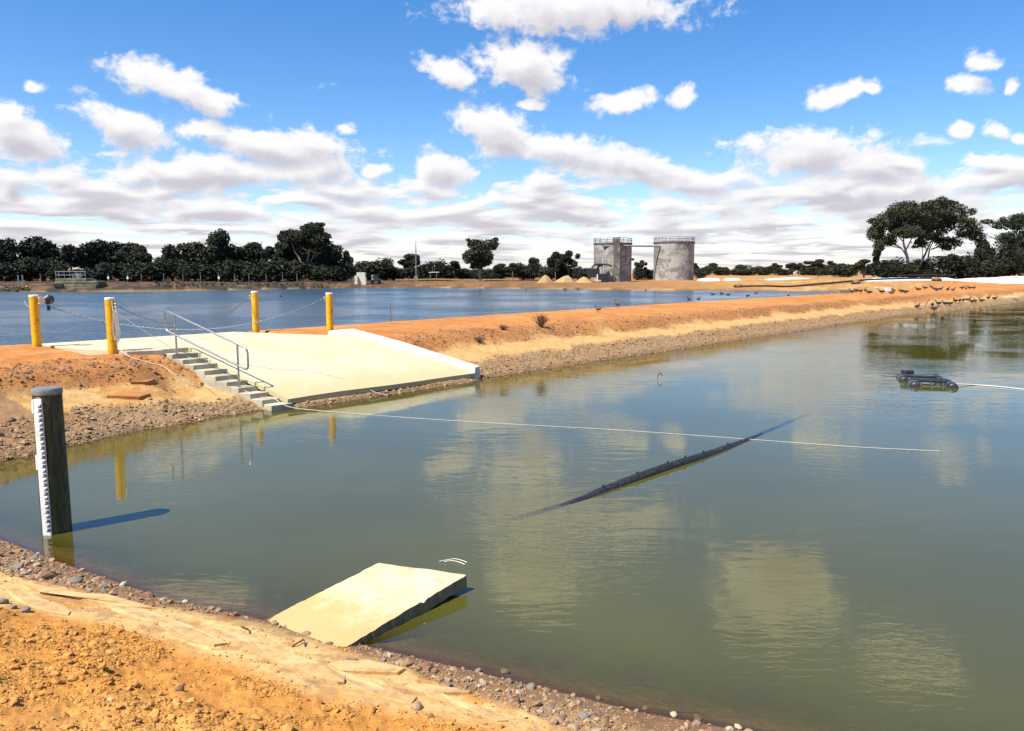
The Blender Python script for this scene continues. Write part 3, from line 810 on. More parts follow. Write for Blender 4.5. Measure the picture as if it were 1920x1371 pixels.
for j in range(8):
    a = j; fs.append((a, a + 1, m0 + a + 1, m0 + a)); a = (len(rowsn) - 1) * 9 + j; fs.append((a, m0 + a, m0 + a + 1, a + 1))
MB().add(vs, fs).build('ramp_slab', M['concrete'], rp)
kb = []
for s_, hh in ((0, .10), (.15, .16), (.5, .18), (1, .13)):
    n0 = 3.95 * (1 - s_) - .02 * s_; t0 = right_(n0)
    zg = min(zr(n0), T); zb = zg - .28; zt = zg + hh
    kb.append([LW(t0 - .02, n0, zb), LW(t0 + .08, n0 + .03, zt), LW(t0 + .28, n0 + .06, zt + .01), LW(t0 + .34, n0 + .06, zb - .02)])
vs = []; fs = []
for q in kb: vs += q
for i in range(3):
    for j in range(4): a = i * 4 + j; b = i * 4 + (j + 1) % 4; fs.append((a, b, b + 4, a + 4))
fs += [(3, 2, 1, 0), (12, 13, 14, 15)]
MB().add(vs, fs).build('kerb', M['kerb'], rp, bevel=.02)
RISE, GO, N0 = .1, .345, 3.30
def step_z(n): return T - RISE * (int((N0 - n) / GO) + 1)
for k in range(1, 10):
    nb = N0 - GO * (k - 1); nf = nb - GO; z = T - RISE * k; b_ = nb - .004 if k > 1 else 3.32
    q = lambda zz: [LW(tl_(nf), nf, zz), LW(tr_(nf), nf, zz), LW(tr_(b_), b_, zz), LW(tl_(b_), b_, zz)]
    MB().hexa(q(-.25), q(z)).build('step', M['step'], rp, bevel=.007)
q = lambda zz: [LW(-6.2, -.10, zz), LW(-5.72, -.14, zz), LW(-5.72, .19, zz), LW(-6.2, .19, zz)]
MB().hexa(q(-.3), q(.105)).build('footing', M['step'], rp, bevel=.006)
q = lambda zz: [LW(-7.55, 3.40, zz), LW(-6.845, 3.16, zz), LW(-6.865, 3.33, zz), LW(-7.6, 3.73, zz)]
MB().hexa(q(T - .4), q(T - .004)).build('side_wall', M['step'], rp, bevel=.006)

# handrail: bent tube loop on two posts
hr = thing('handrail', 'bent galvanised handrail beside the concrete steps', 'handrail', LW(-6.6, 3.0, T - .1))
def arc(pts, rad=.1, n=5):
    out = [Vector(pts[0])]
    for i in range(1, len(pts) - 1):
        p, a, b = Vector(pts[i]), Vector(pts[i - 1]), Vector(pts[i + 1]); u = (a - p).normalized() * rad; w = (b - p).normalized() * rad
        for k in range(n + 1):
            f = k / n; out.append((p + u) * (1 - f) ** 2 + p * 2 * f * (1 - f) + (p + w) * f * f)
    out.append(Vector(pts[-1])); return out
def rail(n, h): return Vector(LW(tl_(n) + .12, n, T - RISE / GO * (N0 - n) + h - .05))
n_top, n_bot = 3.32, .72
lp = [rail(2.0, .93), rail(n_top, .93), rail(n_top, .47), rail(n_bot, .47), rail(n_bot, .93), rail(2.0, .93)]
MB().tube(arc(lp, .12, 6), .021, 10).build('rail_loop', M['steel'], hr, smooth=True)
for n in (2.98, 1.02):
    kz = step_z(n)
    p = rail(n, .93); MB().tube([(p.x, p.y, kz - .005), (p.x, p.y, p.z - .006)], .021, 10).build('rail_post', M['steel'], hr, smooth=True)
    MB().lathe([(.055, 0), (.055, .012), (.03, .016)], 14, (p.x, p.y, kz)).build('base_flange', M['steel'], hr)

# bollards and chains
BP = [on_plane(70, 650, T), on_plane(212, 667, T - .11), on_plane(480, 621, T), on_plane(619, 623, T - .03)]
BT = [float(at_depth(0, py, q[1])[2]) for py, q in zip((553, 558, 546, 549), BP)]
BL = ['yellow bollard at far left carrying a black reel on a bracket', 'yellow bollard with white rope coiled on it beside the steps', 'yellow bollard at the back of the concrete apron, clear of the kerb', 'yellow bollard behind the upper end of the concrete kerb']
tops = []
for i, (q, lb) in enumerate(zip(BP, BL)):
    zb = float(hfull(q[0], q[1])); q = np.array([q[0], q[1], min(zb, T - .01)])
    b = thing('bollard', lb, 'bollard', q, 'yellow bollards round the ramp apron')
    zt = BT[i]
    MB().lathe([(.1, -.15 + 0), (.1, zt - q[2] - .045)], 24, q).build('post', M['yellow'], b, smooth=True)
    MB().lathe([(.103, zt - q[2] - .045), (.103, zt - q[2] - .01), (.085, zt - q[2])], 24, q).build('cap', M['white'], b, smooth=True)
    sgn = (1, 1, -1, -1)[i]
    ex = q[0] + sgn * .1; ez = zt - .17
    pts = [(ex + sgn * (.03 - .035 * math.cos(a)), q[1] - .03, ez + .035 * math.sin(a)) for a in np.linspace(0, 2 * math.pi, 13)]
    MB().tube(pts, .008, 6, False).build('ring', M['steel'], b, smooth=True)
    tops.append(Vector((ex + sgn * .06, q[1] - .03, ez)))
    if i == 0:
        MB().box((q[0] + .17, q[1] - .02, zt - .07), (.16, .03, .05)).box((q[0] + .17, q[1] - .02, zt - .19), (.16, .03, .03)).build('bracket', M['yellow'], b, bevel=.004)
        rl = thing('reel', 'black and silver cable reel hanging on the bracket of the far left bollard', 'reel', (q[0] + .32, q[1] - .03, zt - .13))
        c = (q[0] + .32, q[1] - .03, zt - .13)
        MB().tube([(c[0], c[1] - .07, c[2]), (c[0] + .03, c[1] - .05, c[2] + .02), (c[0] + .05, c[1] + .07, c[2] + .02)], [.09, .115, .10], 14).build('drum', M['black'], rl, smooth=True)
        MB().tube([(c[0] - .06, c[1] - .085, c[2]), (c[0] - .05, c[1] + .05, c[2])], .085, 14).build('flange', M['capmetal'], rl, smooth=True)
        MB().box((c[0] + .03, c[1], c[2] - .17), (.06, .05, .12)).build('hook', M['black'], rl)
        tops[0] = Vector((c[0] + .03, c[1], c[2] - .14))
        tl = [(q[0] - .1, q[1], zt - .3), (q[0] - .17, q[1] - .02, zt - .25), (q[0] - .21, q[1] - .02, zt - .13)]
        MB().tube(arc(tl, .05), .008, 6).build('tie', M['rope'], b, smooth=True)


def chain(p, q, sag, label):
    L = (q - p).length; N = int(L / .058); base = p.copy()
    import bmesh
    mb = MB()
    for i in range(N):
        f0 = i / N; f1 = (i + 1.35) / N
        def pt(f): c = p.lerp(q, min(f, 1)); c.z -= sag * 4 * f * (1 - f); return c
        a, b = pt(f0), pt(f1); d = (b - a); ln = d.length; d.normalize()
        s = d.cross(Vector((0, 0, 1))).normalized(); u = s.cross(d)
        if i % 2: s = u
        c = (a + b) / 2; hl = ln / 2; hw = .017
        pts = [c - d * hl, c - d * hl * .6 + s * hw, c + d * hl * .6 + s * hw, c + d * hl, c + d * hl * .6 - s * hw, c - d * hl * .6 - s * hw, c - d * hl]
        mb.tube(pts, .0065, 4, False)
    o = solo('chain', mb, M['chain'], label, 'chain', base)
    o['group'] = 'steel chains between the yellow bollards'; return o
chain(tops[0], tops[3], .72, 'long steel chain sagging from the far left bollard to the bollard behind the kerb')
chain(tops[1], tops[2], .62, 'steel chain sagging from the rope-hung bollard to the rear bollard')

# ropes
q = BP[1]; zt = BT[1]
cb = thing('rope_coil', 'white rope coil hanging on the bollard beside the steps', 'rope', (q[0] + .12, q[1] - .1, zt - .95))
for k in range(4):
    w = .035 + .012 * k; x0 = q[0] + .135 + .012 * k; y0 = q[1] - .12 + .01 * k; zc = zt - .62; hh = .30 + .02 * k
    pts = [(x0 + w * math.sin(a) * (1 if math.cos(a) < 0 else .6), y0, zc + hh * math.cos(a)) for a in np.linspace(0, 2 * math.pi, 25)]
    MB().tube(pts, .008, 6, False).build('loop', M['rope'], cb, smooth=True)
MB().tube([(q[0] + .1, q[1] - .1, zt - .06), (q[0] + .105, q[1] - .1, zt - .22), (q[0] + .13, q[1] - .12, zt - .30)], .009, 6).build('hanger', M['rope'], cb, smooth=True)
def gp(px, py): q = hit(px, py); return (q[0], q[1], float(hfull(q[0], q[1])) + .015)
pts = [(q[0] + .18, q[1] - .12, zt - .9), (q[0] + .2, q[1] - .14, T + .1), gp(240, 668), gp(270, 678), gp(305, 688), gp(325, 702), gp(345, 716), gp(366, 725)]
stp = lambda n, t: (*LW(t, n)[:2], step_z(n) + .012)
pts += [gp(385, 724), (*LW(-6.75, 1.25)[:2], .40), stp(1.1, -6.32), stp(.8, -6.2), stp(.5, -6.05), stp(.25, -5.95), (*on_plane(545, 762, .08)[:2], .06), (*on_plane(620, 772, .01)[:2], .012)]
for px, py in ((760, 783), (950, 795), (1150, 806), (1420, 825), (1600, 838), (1762, 846)): pts.append((*on_plane(px, py, .01)[:2], .012))
mbr = MB().tube(smoothpath(pts[:16]), .0065, 6).tube(smoothpath(pts[15:]), .0042, 6)
solo('rope', mbr, M['rope'], 'long white rope running down the steps and out across the near pond', 'rope', pts[0], smooth=True)
p2 = [Vector((q[0] + .15, q[1] - .12, zt - .3))]
rz = lambda px, py: (lambda w: (w[0], w[1], zr(TN(w[0], w[1])[1]) + .008))(on_plane(px, py, .62))
e1 = Vector(stp(2.9, -6.4)); p2 += [p2[0].lerp(e1, .5) - Vector((0, 0, .03)), e1, Vector(LW(-5.95, 2.3, zr(2.3) + .012)), Vector(rz(520, 692)), Vector(LW(-4.4, 1.2, zr(1.2) + .012)), Vector(LW(-3.8, .4, zr(.4) + .012)), Vector(LW(-3.6, -.15, .1)), Vector(LW(-3.4, -.4, .01))]
solo('rope', MB().tube(smoothpath(p2), .006, 5), M['rope'], 'thin white line stretched from the bollard over the ramp slab', 'rope', p2[0], smooth=True)

# ------------------------------------------------------------------ gauge post
gx, gy = -4.985, 8.14
gp_ = thing('gauge_post', 'dark timber pile with grey cap and water level board', 'gauge post', (gx, gy, 0))
MB().lathe([(.146, -.7), (.145, .4), (.142, 1.0), (.140, 1.53)], 36, (gx, gy, 0)).build('pile', M['pile'], gp_, smooth=True)
MB().lathe([(.147, 1.515), (.149, 1.525), (.149, 1.562), (.142, 1.578), (.09, 1.584)], 36, (gx, gy, 0)).build('pile_cap', M['capmetal'], gp_, smooth=True)
ba = math.atan2(-gy, -gx) - .62      # the board faces the bank, turned to the left of the camera
bd = Vector((math.cos(ba), math.sin(ba), 0)); bs = Vector((-bd.y, bd.x, 0))
bc = Vector((gx, gy, 0)) + bd * .156
brd = MB().box((bc.x, bc.y, .72), (.022, .092, 1.52), ba).build('staff_board', M['board'], gp_, bevel=.002)
MB().box((bc.x - bd.x * .02, bc.y - bd.y * .02, .72), (.022, .05, 1.56), ba).build('batten', M['timber'], gp_)
MB().box(tuple(bc - bs * .056 + Vector((0, 0, .80))), (.02, .02, .16), ba).build('clip', M['board'], gp_)
MB().box(tuple(bc - bs * .05 + Vector((0, 0, 1.40))), (.03, .02, .14), ba).build('clip', M['board'], gp_)
for k in range(28):
    z = .04 + k * .05; mk = MB(); c = bc + bd * .0125
    inner = .012 if k % 2 else .004
    mk.box(tuple(c + bs * (.040) + Vector((0, 0, z + .02))), (.003, .008, .036), ba)
    for j, ww in enumerate((.036, .026, .026) if k % 2 == 0 else (.03, .022)):
        mk.box(tuple(c + bs * (.036 - ww / 2) + Vector((0, 0, z + .006 + j * .014))), (.003, ww, .0068), ba)
    mk.build('scale_mark', M['ink'], brd)

# ------------------------------------------------------------------ near slab
sl = [(-2.05, 5.95), (-1.212, 6.721), (-.401, 6.52), (-1.27, 5.385)]
import bmesh
def slab():
    N1, N2 = 34, 16; a, b, c, d = [np.array(q) for q in sl]; vs = []; top = []
    zc = [-.01, .195, .165, .04]
    for i in range(N1 + 1):
        f = i / N1
        for j in range(N2 + 1):
            g_ = j / N2; p = (a * (1 - f) + b * f) * (1 - g_) + (d * (1 - f) + c * f) * g_
            z = (zc[0] * (1 - f) + zc[1] * f) * (1 - g_) + (zc[3] * (1 - f) + zc[2] * f) * g_
            e = .0
            if j in (0, N2) or i == N1: e = (random.random() - .5) * .012
            out = np.array([.81, -.58]) * (e if j == N2 else -e if j == 0 else 0)
            z2 = z + float(fbm(p[0], p[1], 4, 3, 5)) * .015 - (.012 if (j in (0, N2) or i == N1) else 0)
            if abs(f - .62) < .025 and j > N2 - 2: z2 -= .02
            top.append((p[0] + out[0], p[1] + out[1], z2))
    n = len(top); vs = top + [(x + .006, y - .004, z - .10 + .012 * (random.random() - .5)) for x, y, z in top]; fs = []; W = N2 + 1
    for i in range(N1):
        for j in range(N2): q = i * W + j; fs.append((q, q + 1, q + W + 1, q + W)); fs.append((n + q, n + q + W, n + q + W + 1, n + q + 1))
    for i in range(N1):
        q = i * W; fs.append((q, q + W, n + q + W, n + q)); q += N2; fs.append((q, n + q, n + q + W, q + W))
    for j in range(N2):
        q = j; fs.append((q, n + q, n + q + 1, q + 1)); q = N1 * W + j; fs.append((q, q + 1, n + q + 1, n + q))
    mb = MB().add(vs, fs); me_fix = mb
    return mb
M['shaded_damp'] = mottled('shaded_damp_concrete', (.20, .165, .095), (.13, .105, .06), 5., .8, .4, 50)  # slab's steep faces: shade painted in as darker colour, on partly damp concrete
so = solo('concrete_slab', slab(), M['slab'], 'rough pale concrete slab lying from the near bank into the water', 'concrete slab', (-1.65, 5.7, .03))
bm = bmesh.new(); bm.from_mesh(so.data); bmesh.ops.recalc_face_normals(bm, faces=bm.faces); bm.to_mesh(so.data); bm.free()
so.data.materials.append(M['shaded_damp'])
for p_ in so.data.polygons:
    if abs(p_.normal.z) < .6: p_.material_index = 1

def shaped_stain(mat, fn):
    t = NT(mat.node_tree); b = mat.node_tree.nodes['Principled BSDF']; lk = b.inputs['Base Color'].links[0]; src = lk.from_socket
    ob = t.node('ShaderNodeNewGeometry').outputs['Position']; sp_ = t.node('ShaderNodeSeparateXYZ'); t.l.new(ob, sp_.inputs[0])
    w, c = fn(t, ob, sp_); t.l.new(t.mix(w, src, c), b.inputs['Base Color'])
# silt washed over the buried end of the slab
def silt(t, ob, s_):
    k = t.math('ADD', t.math('MULTIPLY', s_.outputs[2], 1.0), t.math('MULTIPLY', t.math('SUBTRACT', t.noise(ob, 5., 5, .65), .5), .13))
    return t.smooth(k, .045, .115, .92, 0.0), (.52, .32, .125)
shaped_stain(M['slab'], silt)
# tide stain along the bottom of the ramp
def tide(t, ob, s_):
    k = t.math('ADD', s_.outputs[2], t.math('MULTIPLY', t.math('SUBTRACT', t.noise(ob, 1.6, 6, .7), .5), .5))
    return t.smooth(k, .18, .55, .75, 0.0), (.44, .36, .17)
shaped_stain(M['concrete'], tide)
shaped_stain(M['yellow'], lambda t, ob, s_: (t.smooth(t.math('ADD', s_.outputs[2], t.math('MULTIPLY', t.math('SUBTRACT', t.noise(ob, 14., 4, .65), .5), .5)), .95, 1.2, .7, 0.0), (.38, .17, .045)))

# ------------------------------------------------------------------ ledges and bits on the near bank
def gz(px, py, o=.0): q = hit(px, py); return Vector((q[0], q[1], float(hfull(q[0], q[1])) + o))
def sheet(name, pxs, thick, mat, label, cat='crust slab', tilt=.03):
    q = [gz(*p) for p in pxs]; n = len(q)
    top = [v + Vector((0, 0, thick * (1.0 + .1 * (i % 2)))) for i, v in enumerate(q)]
    c = sum(q, Vector()) / n
    return solo(name, MB().hexa([v - Vector((0, 0, .05)) for v in q], top), mat, label, cat, c, bevel=.004)
M['crust'] = mottled('pale_crust', (.58, .385, .175), (.52, .32, .125), 5., .95, .3, 60, c3=(.36, .19, .08), s3=9., a3=.6)
M['redcrust'] = mottled('orange_crust', (.42, .19, .06), (.36, .14, .04), 5., .95, .5, 60)
sheet('crust_sheet', [(75, 1117), (200, 1122), (292, 1146), (210, 1140), (120, 1120), (40, 1100)], .022, M['crust'], 'pale crust sheet with a dark broken edge left of the slab')
sheet('crust_sheet', [(640, 1265), (746, 1268), (760, 1260), (690, 1246), (620, 1252)], .022, M['crust'], 'pale crust sheet with a dark broken edge below the slab')
sheet('crust_sheet', [(800, 1306), (880, 1306), (862, 1296), (770, 1284), (760, 1292)], .020, M['crust'], 'pale crust sheet ending in a jagged edge at the right')
rq = random.Random(77)
SHEETS = [(330, 1180, 95, 20, 'below the bend of the crust'), (455, 1205, 80, 16, 'left of the bent bars'), (560, 1250, 110, 18, 'in the middle of the crust'), (705, 1296, 90, 16, 'between the two dark ledges'), (60, 1128, 70, 15, 'near the left edge'), (880, 1330, 80, 13, 'by the right gravel'), (250, 1150, 60, 12, 'under the left gravel')]
for (px, py, w_, h_, wh) in SHEETS:
    ring = []
    for k in range(11):
        a = 2 * math.pi * k / 11; q_ = rq.uniform(.7, 1.1); ring.append((px + w_ * q_ * math.cos(a) + h_ * .5 * math.sin(a), py + h_ * q_ * math.sin(a) + w_ * .33 * math.cos(a)))
    sheet('crust_sheet', ring[::-1], .012 + rq.uniform(0, .008), M['crust'], 'thin flake of pale crust ' + wh)
def chunk(pxs, th, mat, label):
    return sheet('broken_slab', pxs, th, mat, label, 'broken slab')
chunk([(200, 748), (262, 752), (283, 744), (228, 738)], .06, M['redcrust'], 'flat orange broken slab on the levee left of the steps')
chunk([(245, 722), (275, 722), (292, 716), (262, 706)], .06, M['redcrust'], 'second orange broken slab, higher up beside the steps')
def bit(pxs, r_, mat, label, name='reinforcing_bar', cat='steel bar', lift=.03):
    p = [gz(*a) + Vector((0, 0, lift * h_)) for a, h_ in pxs]
    return solo(name, MB().tube(arc(p, .015) if len(p) > 2 else p, r_, 6), mat, label, cat, p[0], smooth=True)
bit([((548, 1216), .2), ((570, 1208), .9), ((572, 1216), 0)], .006, M['rust'], 'bent rusty bar poking out of the crust near the slab')
bit([((452, 1180), .3), ((467, 1185), .6), ((469, 1190), 0)], .006, M['rust'], 'bent rusty bar left of the slab corner')
bit([((650, 1239), .2), ((672, 1240), .3)], .006, M['timber'], 'short straight stick on the crust below the slab', 'stick', 'stick')
bit([((1139, 1371), 0), ((1139, 1362), 2.2)], .007, M['rust'], 'rusty stub standing in the right gravel', 'steel_stub', 'steel bar')
bit([((972, 1325), 0), ((971, 1312), 1.2)], .010, M['rust'], 'short rusty peg in the right gravel near the crust', 'steel_stub', 'steel bar')

# white rope loops floating beside the slab
lw = [on_plane(a, b, 0.01) for a, b in ((824, 1053), (838, 1050), (852, 1048), (866, 1051), (876, 1055))]
solo('floating_rope', MB().tube(smoothpath([(x, y, .010) for x, y, _ in lw]), .0045, 6).tube(smoothpath([(x - .02, y - .05, .010) for x, y, _ in lw[1:]]), .005, 6), M['rope'], 'white rope end floating just beyond the slab', 'rope', (*lw[2][:2], 0), smooth=True)

# black pipe breaking the surface, with clamps
sm = PIPE
pt_ = thing('floating_pipe', 'long black pipe surfacing in the middle of the near pond', 'pipe', (*PIPE[40][:2], 0))
MB().tube(sm, PIPE_R, 16).build('pipe', M['blackpipe'], pt_, smooth=True)
for f in (.43, .5, .57, .62, .66, .715):
    c = sm[int(f * (len(sm) - 1))]
    MB().tube([c + Vector((0, 0, .06)), c + Vector((0, 0, .10))], .014, 8).build('bolt', M['black'], pt_)

# bent rod sticking out of the pond
hk = on_plane(1237, 712, 0); c = Vector(hk)
solo('bent_rod', MB().tube(smoothpath([c + Vector((-.065, 0, -.3)), c + Vector((-.06, 0, 0)), c + Vector((-.05, 0, .08)), c + Vector((-.025, 0, .15)), c + Vector((.02, 0, .175)), c + Vector((.05, 0, .13)), c + Vector((.06, 0, .09))]), [.003] * 9 + [.004, .006, .008] + [.012] * 25, 6), M['black'], 'thin bent rod sticking out of the pond beyond the pipe', 'rod', hk, smooth=True)

# floating frame of black pontoons
a, b = on_plane(1712, 722, 0), on_plane(1782, 724, 0)
ft = thing('float_frame', 'black floating frame of pipes and drum pontoons on the pond', 'float', (a + b) / 2)
A, B = Vector(a), Vector(b); ax = (B - A).normalized(); sd = Vector((-ax.y, ax.x, 0))
back = Vector(on_plane(1722, 716, 0)) - A; back = Vector((.25, 1.05, 0))
for e_ in (A, B):
    for k in range(2):
        c = e_ + back * (k * .95); d = Vector((.35, .94, 0)).normalized()
        mb = MB().tube([c - d * .40, c - d * .38, c - d * .36, c + d * .36, c + d * .38, c + d * .40], [.07, .11, .122, .122, .11, .07], 16)
        mb.build('pontoon', M['black'], ft, smooth=True)
        MB().tube([c - d * .12, c - d * .08], .129, 16).build('strap', M['capmetal'], ft, smooth=True)
for k in (0.0, .25, .8):
    p0, p1 = A + back * k + Vector((0, 0, .11)), B + back * k + Vector((0, 0, .11)); MB().tube([p0, p1], .035, 10).build('cross_pipe', M['black'], ft, smooth=True)
c = A + back * .95 + Vector((.12, 0, .2)); MB().box(tuple(c), (.26, .2, .10), .2).build('motor_box', M['black'], ft, bevel=.02)
for f in (.2, .5, .8):
    c = A.lerp(B, f); MB().box((c.x, c.y, .06), (.04, .05, .1)).build('bracket', M['capmetal'], ft)
cbp = [B + Vector((.15, 0, .05)), Vector(on_plane(1830, 722, .01)), Vector(on_plane(1880, 726, .01)), Vector(on_plane(1925, 731, .01)), Vector(on_plane(2040, 742, .01))]
for v in cbp[1:]: v.z = .012
solo('cable', MB().tube(smoothpath(cbp), .016, 6), M['rope'], 'pale mooring line leading right from the floating frame', 'cable', cbp[0], smooth=True)

# ------------------------------------------------------------------ plants on the levee, sticks
def shrub(px, py, w, h, n, label, seed, mat='twig'):
    r = random.Random(seed); q = hit(px, py); b = Vector((q[0], q[1], float(hfull(q[0], q[1])) - .01)); th_ = thing('dry_shrub', label, 'shrub', b); mb = MB(); lf = MB()
    for i in range(n):
        az = r.uniform(0, 6.28); sp_ = r.uniform(.15, 1.0) * w / 2; tip = b + Vector((math.cos(az) * sp_, math.sin(az) * sp_, h * r.uniform(.6, 1.0) * (1 - .35 * (2 * sp_ / w) ** 2)))
        mid = b.lerp(tip, .5) + Vector((r.uniform(-.03, .03), r.uniform(-.03, .03), .05)); mb.tube([b + Vector((r.uniform(-.05, .05), r.uniform(-.05, .05), 0)), mid, tip], [.008, .006, .003], 4)
        for _ in range(5):
            o = mid.lerp(tip, r.uniform(0, 1)); d = Vector((r.gauss(0, 1), r.gauss(0, 1), r.gauss(.5, .6))).normalized() * .07
            mb.tube([o, o + d], [.005, .003], 3)
    mb.build('twig', M[mat], th_)
shrub(1014, 614, .72, .50, 75, 'round dry brown shrub on the levee slope', 4)
shrub(943, 619, .40, .17, 30, 'small flat dry shrub left of the round one on the levee', 5)
shrub(898, 641, .45, .16, 34, 'low brown weed on the dark levee rubble', 6)
def post(px, py, ytop, r_, mat, label, name='post', cat='post', depth=None, top=None, lean=(0, 0), group=None):
    q = hit(px, py) if depth is None else np.array([*at_depth(px, py, depth)])
    zt_ = at_depth(px, ytop, q[1])[2]; zb = float(hfull(q[0], q[1])) - .1
    return solo(name, MB().tube([(q[0], q[1], zb), (q[0] + lean[0], q[1] + lean[1], zt_)], r_, 8), mat, label, cat, (q[0], q[1], zb), group, smooth=True)
qq = on_plane(730, 606, .9)
solo('thin_post', MB().tube([(qq[0] + .0, qq[1] + .7, -.2), (qq[0] - .08, qq[1] + .7, float(at_depth(728, 577, qq[1] + .7)[2]))], .03, 8), M['timber'], 'thin grey post standing behind the levee crest', 'post', (qq[0], qq[1] + .7, 0), smooth=True)
post(1733, 574, 560, .03, M['rust'], 'thin leaning stick on the far end of the levee', 'stick', 'stick', lean=(.35, 0))

# ------------------------------------------------------------------ far side: tanks
FY = 168.0
def fpos(px, y=FY): return Vector((ray(px, 520)[0] / ray(px, 520)[1] * y, y, 0))
def zat(px, py, y): return float(at_depth(px, py, y)[2])
def gzf(x, y): return float(hfull(x, y))


def railing(mb_top, mb_post, parent, cx, cy, r, z0, h, n, gap=None):
    for lv_ in (h, h * .52):
        pts = [(cx + r * math.cos(a), cy + r * math.sin(a), z0 + lv_) for a in np.linspace(0, 2 * math.pi, 41)]
        MB().tube(pts, .055, 5, False).build('guard_rail', M['steelgrey'], parent)
    for k in range(n):
        a = 2 * math.pi * (k + .3) / n
        MB().tube([(cx + r * math.cos(a), cy + r * math.sin(a), z0 - .1), (cx + r * math.cos(a), cy + r * math.sin(a), z0 + h)], .06, 5).build('rail_post', M['steelgrey'], parent)
M['railgrey'] = mottled('dull_galvanised', (.24, .26, .27), (.17, .18, .19), 3., .6)
M['steelgrey'] = mottled('painted_steel', (.20, .22, .24), (.14, .155, .17), 1., .5)
def tank(px0, px1, ytop, yrail, label):
    c = fpos((px0 + px1) / 2); rad = (fpos(px1) - fpos(px0)).length / 2; c.y += rad
    c = Vector((c.x * (c.y) / (c.y - rad) * .985, c.y, 0)); z0 = gzf(c.x, c.y); ztop = zat((px0 + px1) / 2, ytop, FY); zr_ = zat((px0 + px1) / 2, yrail, FY)
    t_ = thing('digester_tank', label, 'tank', (c.x, c.y, z0))
    MB().lathe([(rad * 1.012, -.5), (rad, 0.05), (rad, ztop - z0)], 72, (c.x, c.y, z0)).build('wall', M['tank'], t_, smooth=True)
    MB().lathe([(rad + .12, ztop - z0), (rad + .12, ztop - z0 + .32), (rad - .4, ztop - z0 + .36)], 64, (c.x, c.y, z0)).build('walkway', M['rimdark'], t_)
    railing(None, None, t_, c.x, c.y, rad + .02, ztop + .3, zr_ - ztop - .3, 15)
    return t_, c, rad, z0, ztop
M['shaft'] = mottled('stained_shaft', (.17, .155, .13), (.10, .092, .08), .5, .95, .4, 2., c3=(.36, .34, .27), s3=.45, a3=.8)
M['rimdark'] = mottled('dark_rim', (.13, .12, .115), (.08, .075, .075), 1.5, .9)
tA, cA, rA, zA, zTA = tank(1115, 1187, 457.5, 446, 'left weathered concrete tank with a square shaft and stair platform')
tB, cB, rB, zB, zTB = tank(1229, 1305, 455, 444, 'right weathered round concrete tank standing alone')
# square shaft on the left tank
xl, xr = fpos(1149.5).x, fpos(1161).x; yf = cA.y - rA - .9
MB().box(((xl + xr) / 2, yf + 1.3, (zat(1155, 445, FY) + zA) / 2 - .2), (xr - xl, 2.6, zat(1155, 445, FY) - zA + .4)).build('shaft', M['shaft'], tA)
MB().tube([(fpos(1131).x, cA.y - rA + .6, zat(1131, 463, FY)), (xl, yf + 1.2, zat(1148, 461.5, FY))], .28, 8).build('branch_pipe', M['rimdark'], tA)
MB().box((fpos(1188.5).x, cA.y - .5, zat(1188, 486, FY)), (1.0, 1.2, .5)).build('spout', M['rimdark'], tA)
# overhead pipe between the tanks
pz = zat(1208, 461.5, FY)
solo('overhead_pipe', MB().tube([(xr, yf + 1.0, pz + .1), (cB.x - rB * .82, cB.y - rB * .6, pz)], .2, 10), M['railgrey'], 'level pipe bridging the gap between the two tanks', 'pipe', ((cA.x + cB.x) / 2, yf + 1, pz), smooth=True)
# stair platform
pl = thing('access_platform', 'dark steel platform with railing in front of the left tank', 'platform', (fpos(1125).x, cA.y - rA - 1.5, zA))
yp = cA.y - rA - 1.6; x0, x1 = fpos(1113).x, fpos(1134.5).x; zp = zat(1125, 495, FY)
MB().box(((x0 + x1) / 2, yp, zp), (x1 - x0, 2.4, .18)).build('deck', M['rimdark'], pl)
for xx in (x0 + .1, (x0 + x1) / 2, x1 - .1):
    MB().tube([(xx, yp - 1.1, zp), (xx, yp - 1.1, zat(1125, 484, FY))], .06, 5).build('rail_post', M['steelgrey'], pl)
for py in (484, 489.5): MB().tube([(x0, yp - 1.1, zat(1125, py, FY)), (x1, yp - 1.1, zat(1125, py, FY))], .06, 5).build('guard_rail', M['steelgrey'], pl)
for px in (1125.5, 1131): MB().tube([(fpos(px).x, yp - .9, zA - .3), (fpos(px).x, yp - .9, zp)], .09, 6).build('leg', M['steelgrey'], pl)
for (xa, xb, o_) in ((1105, 1128, 0), (1117, 1146, .4)):
    a_, b_ = fpos(xa), fpos(xb); zz = zat(1110, 505, FY)
    MB().tube(smoothpath([(a_.x, yp + o_, zz - 1.2), (a_.x + .15, yp + o_, zz - .1), (a_.x + .9, yp + o_, zat(1110, 496.5, FY)), (b_.x - 1.2, yp + o_, zat(1110, 496.2, FY)), (b_.x, yp + o_ + .5, zat(1110, 499, FY))]), .22, 8).build('bent_pipe', M['rimdark'], pl, smooth=True)
bx = thing('pump_unit', 'black boxy pump unit at the foot of the left tank', 'pump', (fpos(1112).x, yp, zA))
MB().box(((fpos(1101).x + fpos(1122).x) / 2, yp + .2, zat(1110, 512, FY)), (fpos(1122).x - fpos(1101).x, 2.2, 1.9)).build('housing', M['black'], bx, bevel=.05)
MB().box(((fpos(1117).x + fpos(1132).x) / 2, yp - .6, zat(1110, 519, FY)), (fpos(1132).x - fpos(1117).x, 1.6, 1.3)).build('base', M['black'], bx, bevel=.05)
pa_ = fpos(1116.3); solo('white_post', MB().box((pa_.x, yp - 2.2, zat(1116, 519, FY) - .2), (.22, .22, 1.5)), M['white'], 'short white post before the pump unit', 'post', (pa_.x, yp - 2.2, gzf(pa_.x, yp - 2.2)))

